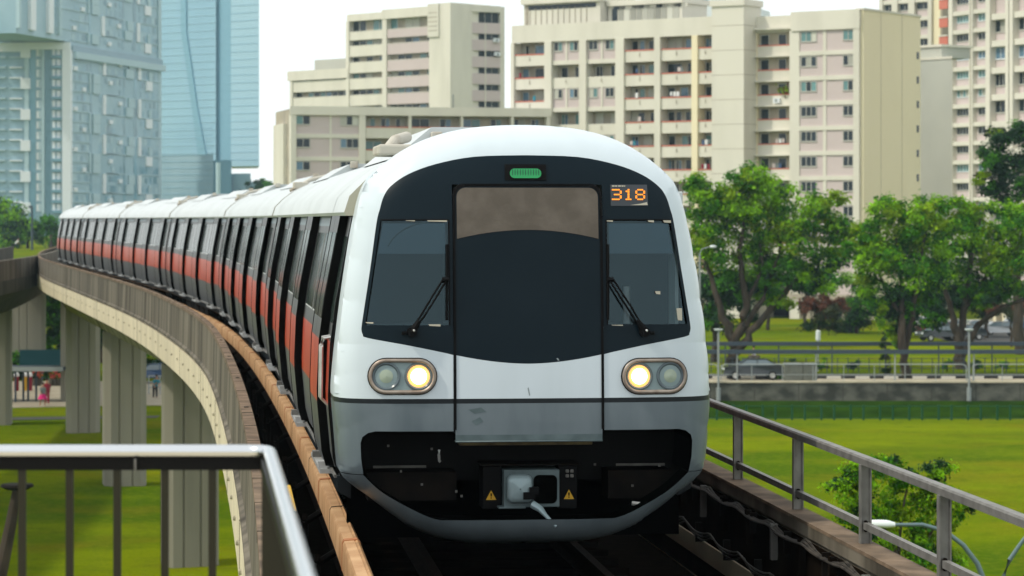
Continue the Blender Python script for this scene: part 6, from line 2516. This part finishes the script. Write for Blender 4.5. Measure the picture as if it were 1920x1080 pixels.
# the low wall that seated person sits on
b = MB()
b.box((1404 - 960) / F * 207.2, (1425 - 960) / F * 207.2, 207.05, 207.6, 1.1, 2.42 - .02, 'concrete_dark')
tag(b.build('seat_block', bevel=.03), 'dark low concrete block under the seated person', 'block')

# ---- left: shelter, hoarding, bollards
sh = thing('covered_walkway', 'covered walkway with a thin grey roof on slim posts at the left edge', 'covered walkway', ((40 - 960) / F * 192, 192, 0))
zr = HC - (690 - 411) / F * 192
b = MB()
b.box(-9, 3.0, -1.2, 1.8, zr - .12, zr + .10, 'steel_blue')
b.box(-9, 3.0, -1.25, -1.2, zr - .16, zr + .14, 'post_grey')
b.build('roof', sh)
for px in (-60, -10, 33, 41, 50, 65):
    x = (px - 40) / F * 192
    b = MB()
    b.tube([(x, -.8 + (px % 3) * .7, 0), (x, -.8 + (px % 3) * .7, zr - .12)], .075, 'steel_blue', 8)
    b.build('post', sh)
hd = thing('hoarding', 'deep teal hoarding panel above the covered walkway', 'hoarding', ((37 - 960) / F * 212, 212, 0))
b = MB()
b.box(0, 3.2, 0, .2, HC - (688 - 411) / F * 212, HC - (656 - 411) / F * 212, 'teal_board')
b.build('panel', hd)
for x in (.2, 1.6, 3.0):
    b = MB()
    b.box(x - .06, x + .06, .2, .32, 0, HC - (658 - 411) / F * 212, 'steel_blue')
    b.build('post', hd)
for px, c_ in ((31, 'cloth_red'), (47, 'yellow'), (56, 'cloth_red')):
    Y_ = 204
    bo = thing('bollard', {31: 'red bollard with a white cap, leftmost under the walkway roof', 47: 'yellow bollard with a white cap under the walkway roof', 56: 'taller red bollard with a white cap nearest the children'}[px], 'bollard', ((px - 960) / F * Y_, Y_, .035), 0, 'white-capped bollards on the plaza')
    b = MB()
    b.tube([(0, 0, 0), (0, 0, 1.0)], .17, c_, 10)
    b.build('post', bo)
    b = MB()
    b.ball((0, 0, 1.12), .2, .2, .2, 'cloth_white')
    b.build('cap', bo, smooth=True)
for i, px in enumerate((66, 72, 98, 106, 112)):
    Y_ = 210
    fl = thing('flower_tub', ORD[i] + ' tub of red flowers from the left on the sandy plaza', 'flower tub', ((px - 960) / F * Y_, Y_, .035), 0, 'flower tubs on the plaza')
    b = MB()
    b.tube([(0, 0, 0), (0, 0, .5)], [.22, .3], 'concrete_dark', 10)
    b.build('tub', fl)
    b = MB()
    leaves(b, (0, 0, .85), .4, .4, .35, 120, .16, ['flower', 'flower', 'leaf_mid'], random.Random(px))
    b.build('flowers', fl, fix=False)
car('blue car parked beyond the piers under the viaduct', 'car_blue', ((292 - 960) / F * 214, 214, .035), .2)
b = MB()
for z in (.5, .9, 1.3):
    b.tube([((278 - 960) / F * 200, 200, z), ((345 - 960) / F * 200, 200, z)], .05, 'post_grey', 6)
for px in (279, 300, 322, 344):
    b.tube([((px - 960) / F * 200, 200, 0), ((px - 960) / F * 200, 200, 1.35)], .05, 'post_grey', 6)
tag(b.build('grey_barrier'), 'grey three-bar barrier between the piers', 'barrier')
# lamp column on the bank
b = MB()
q = P(60, 462, 455)
b.tube([(q.x, 455, ground_z(q.x, 455)), (q.x, 455, HC - (388 - 411) / F * 455)], [.22, .14], 'steel_blue', 8)
b.box(q.x - .5, q.x + .1, 454.8, 455.2, HC - (390 - 411) / F * 455, HC - (386 - 411) / F * 455, 'steel_blue')
tag(b.build('lamp_column'), 'thin dark lamp column among the hazy trees at left', 'lamp post')
# leaning concrete lamp with a wide cap on the lawn, bottom left
lp = thing('leaning_post', 'leaning weathered post with a wide flat cap at the bottom left', 'post', tuple(gpt(-12, 92)))
b = MB()
o0 = gpt(-12, 92)
b.tube([Vector((0, 0, -.1)), P(4, 1060, 92) - o0, P(20, 985, 92) - o0, P(32, 918, 92) - o0], [.24, .22, .19, .15], 'bark', 10)
b.build('post', lp, smooth=True)
b = MB()
c_ = P(32, 912, 92) - o0
b.tube([c_ - Vector((0, 0, .10)), c_, c_ + Vector((0, 0, .08))], [.35, .55, .50], 'dark_steel', 14)
b.build('cap', lp)
# ------------------------------------------------------------------ the hazy air
hm = bpy.data.materials.new('haze_air')
hm.use_nodes = True
hn = hm.node_tree
hn.nodes.clear()
ho = hn.nodes.new('ShaderNodeOutputMaterial')
hv = hn.nodes.new('ShaderNodeVolumePrincipled')
hv.inputs['Color'].default_value = (0.66, 0.90, 1.0, 1)
hv.inputs['Density'].default_value = 0.00014
hv.inputs['Anisotropy'].default_value = 0.3
hn.links.new(hv.outputs[0], ho.inputs['Volume'])
b = MB()
b.v = []
me = bpy.data.meshes.new('haze')
x0, x1, y0, y1, z0, z1 = -520, 520, -60, 1520, -3.5, 135
me.from_pydata([(x0, y0, z0), (x1, y0, z0), (x1, y1, z0), (x0, y1, z0), (x0, y0, z1), (x1, y0, z1), (x1, y1, z1), (x0, y1, z1)], [], [(0, 3, 2, 1), (4, 5, 6, 7), (0, 1, 5, 4), (1, 2, 6, 5), (2, 3, 7, 6), (3, 0, 4, 7)])
me.materials.append(hm)
hz = bpy.data.objects.new('haze', me)
C.objects.link(hz)
tag(hz, 'pale blue haze softening the distant towers', 'haze', kind='stuff')
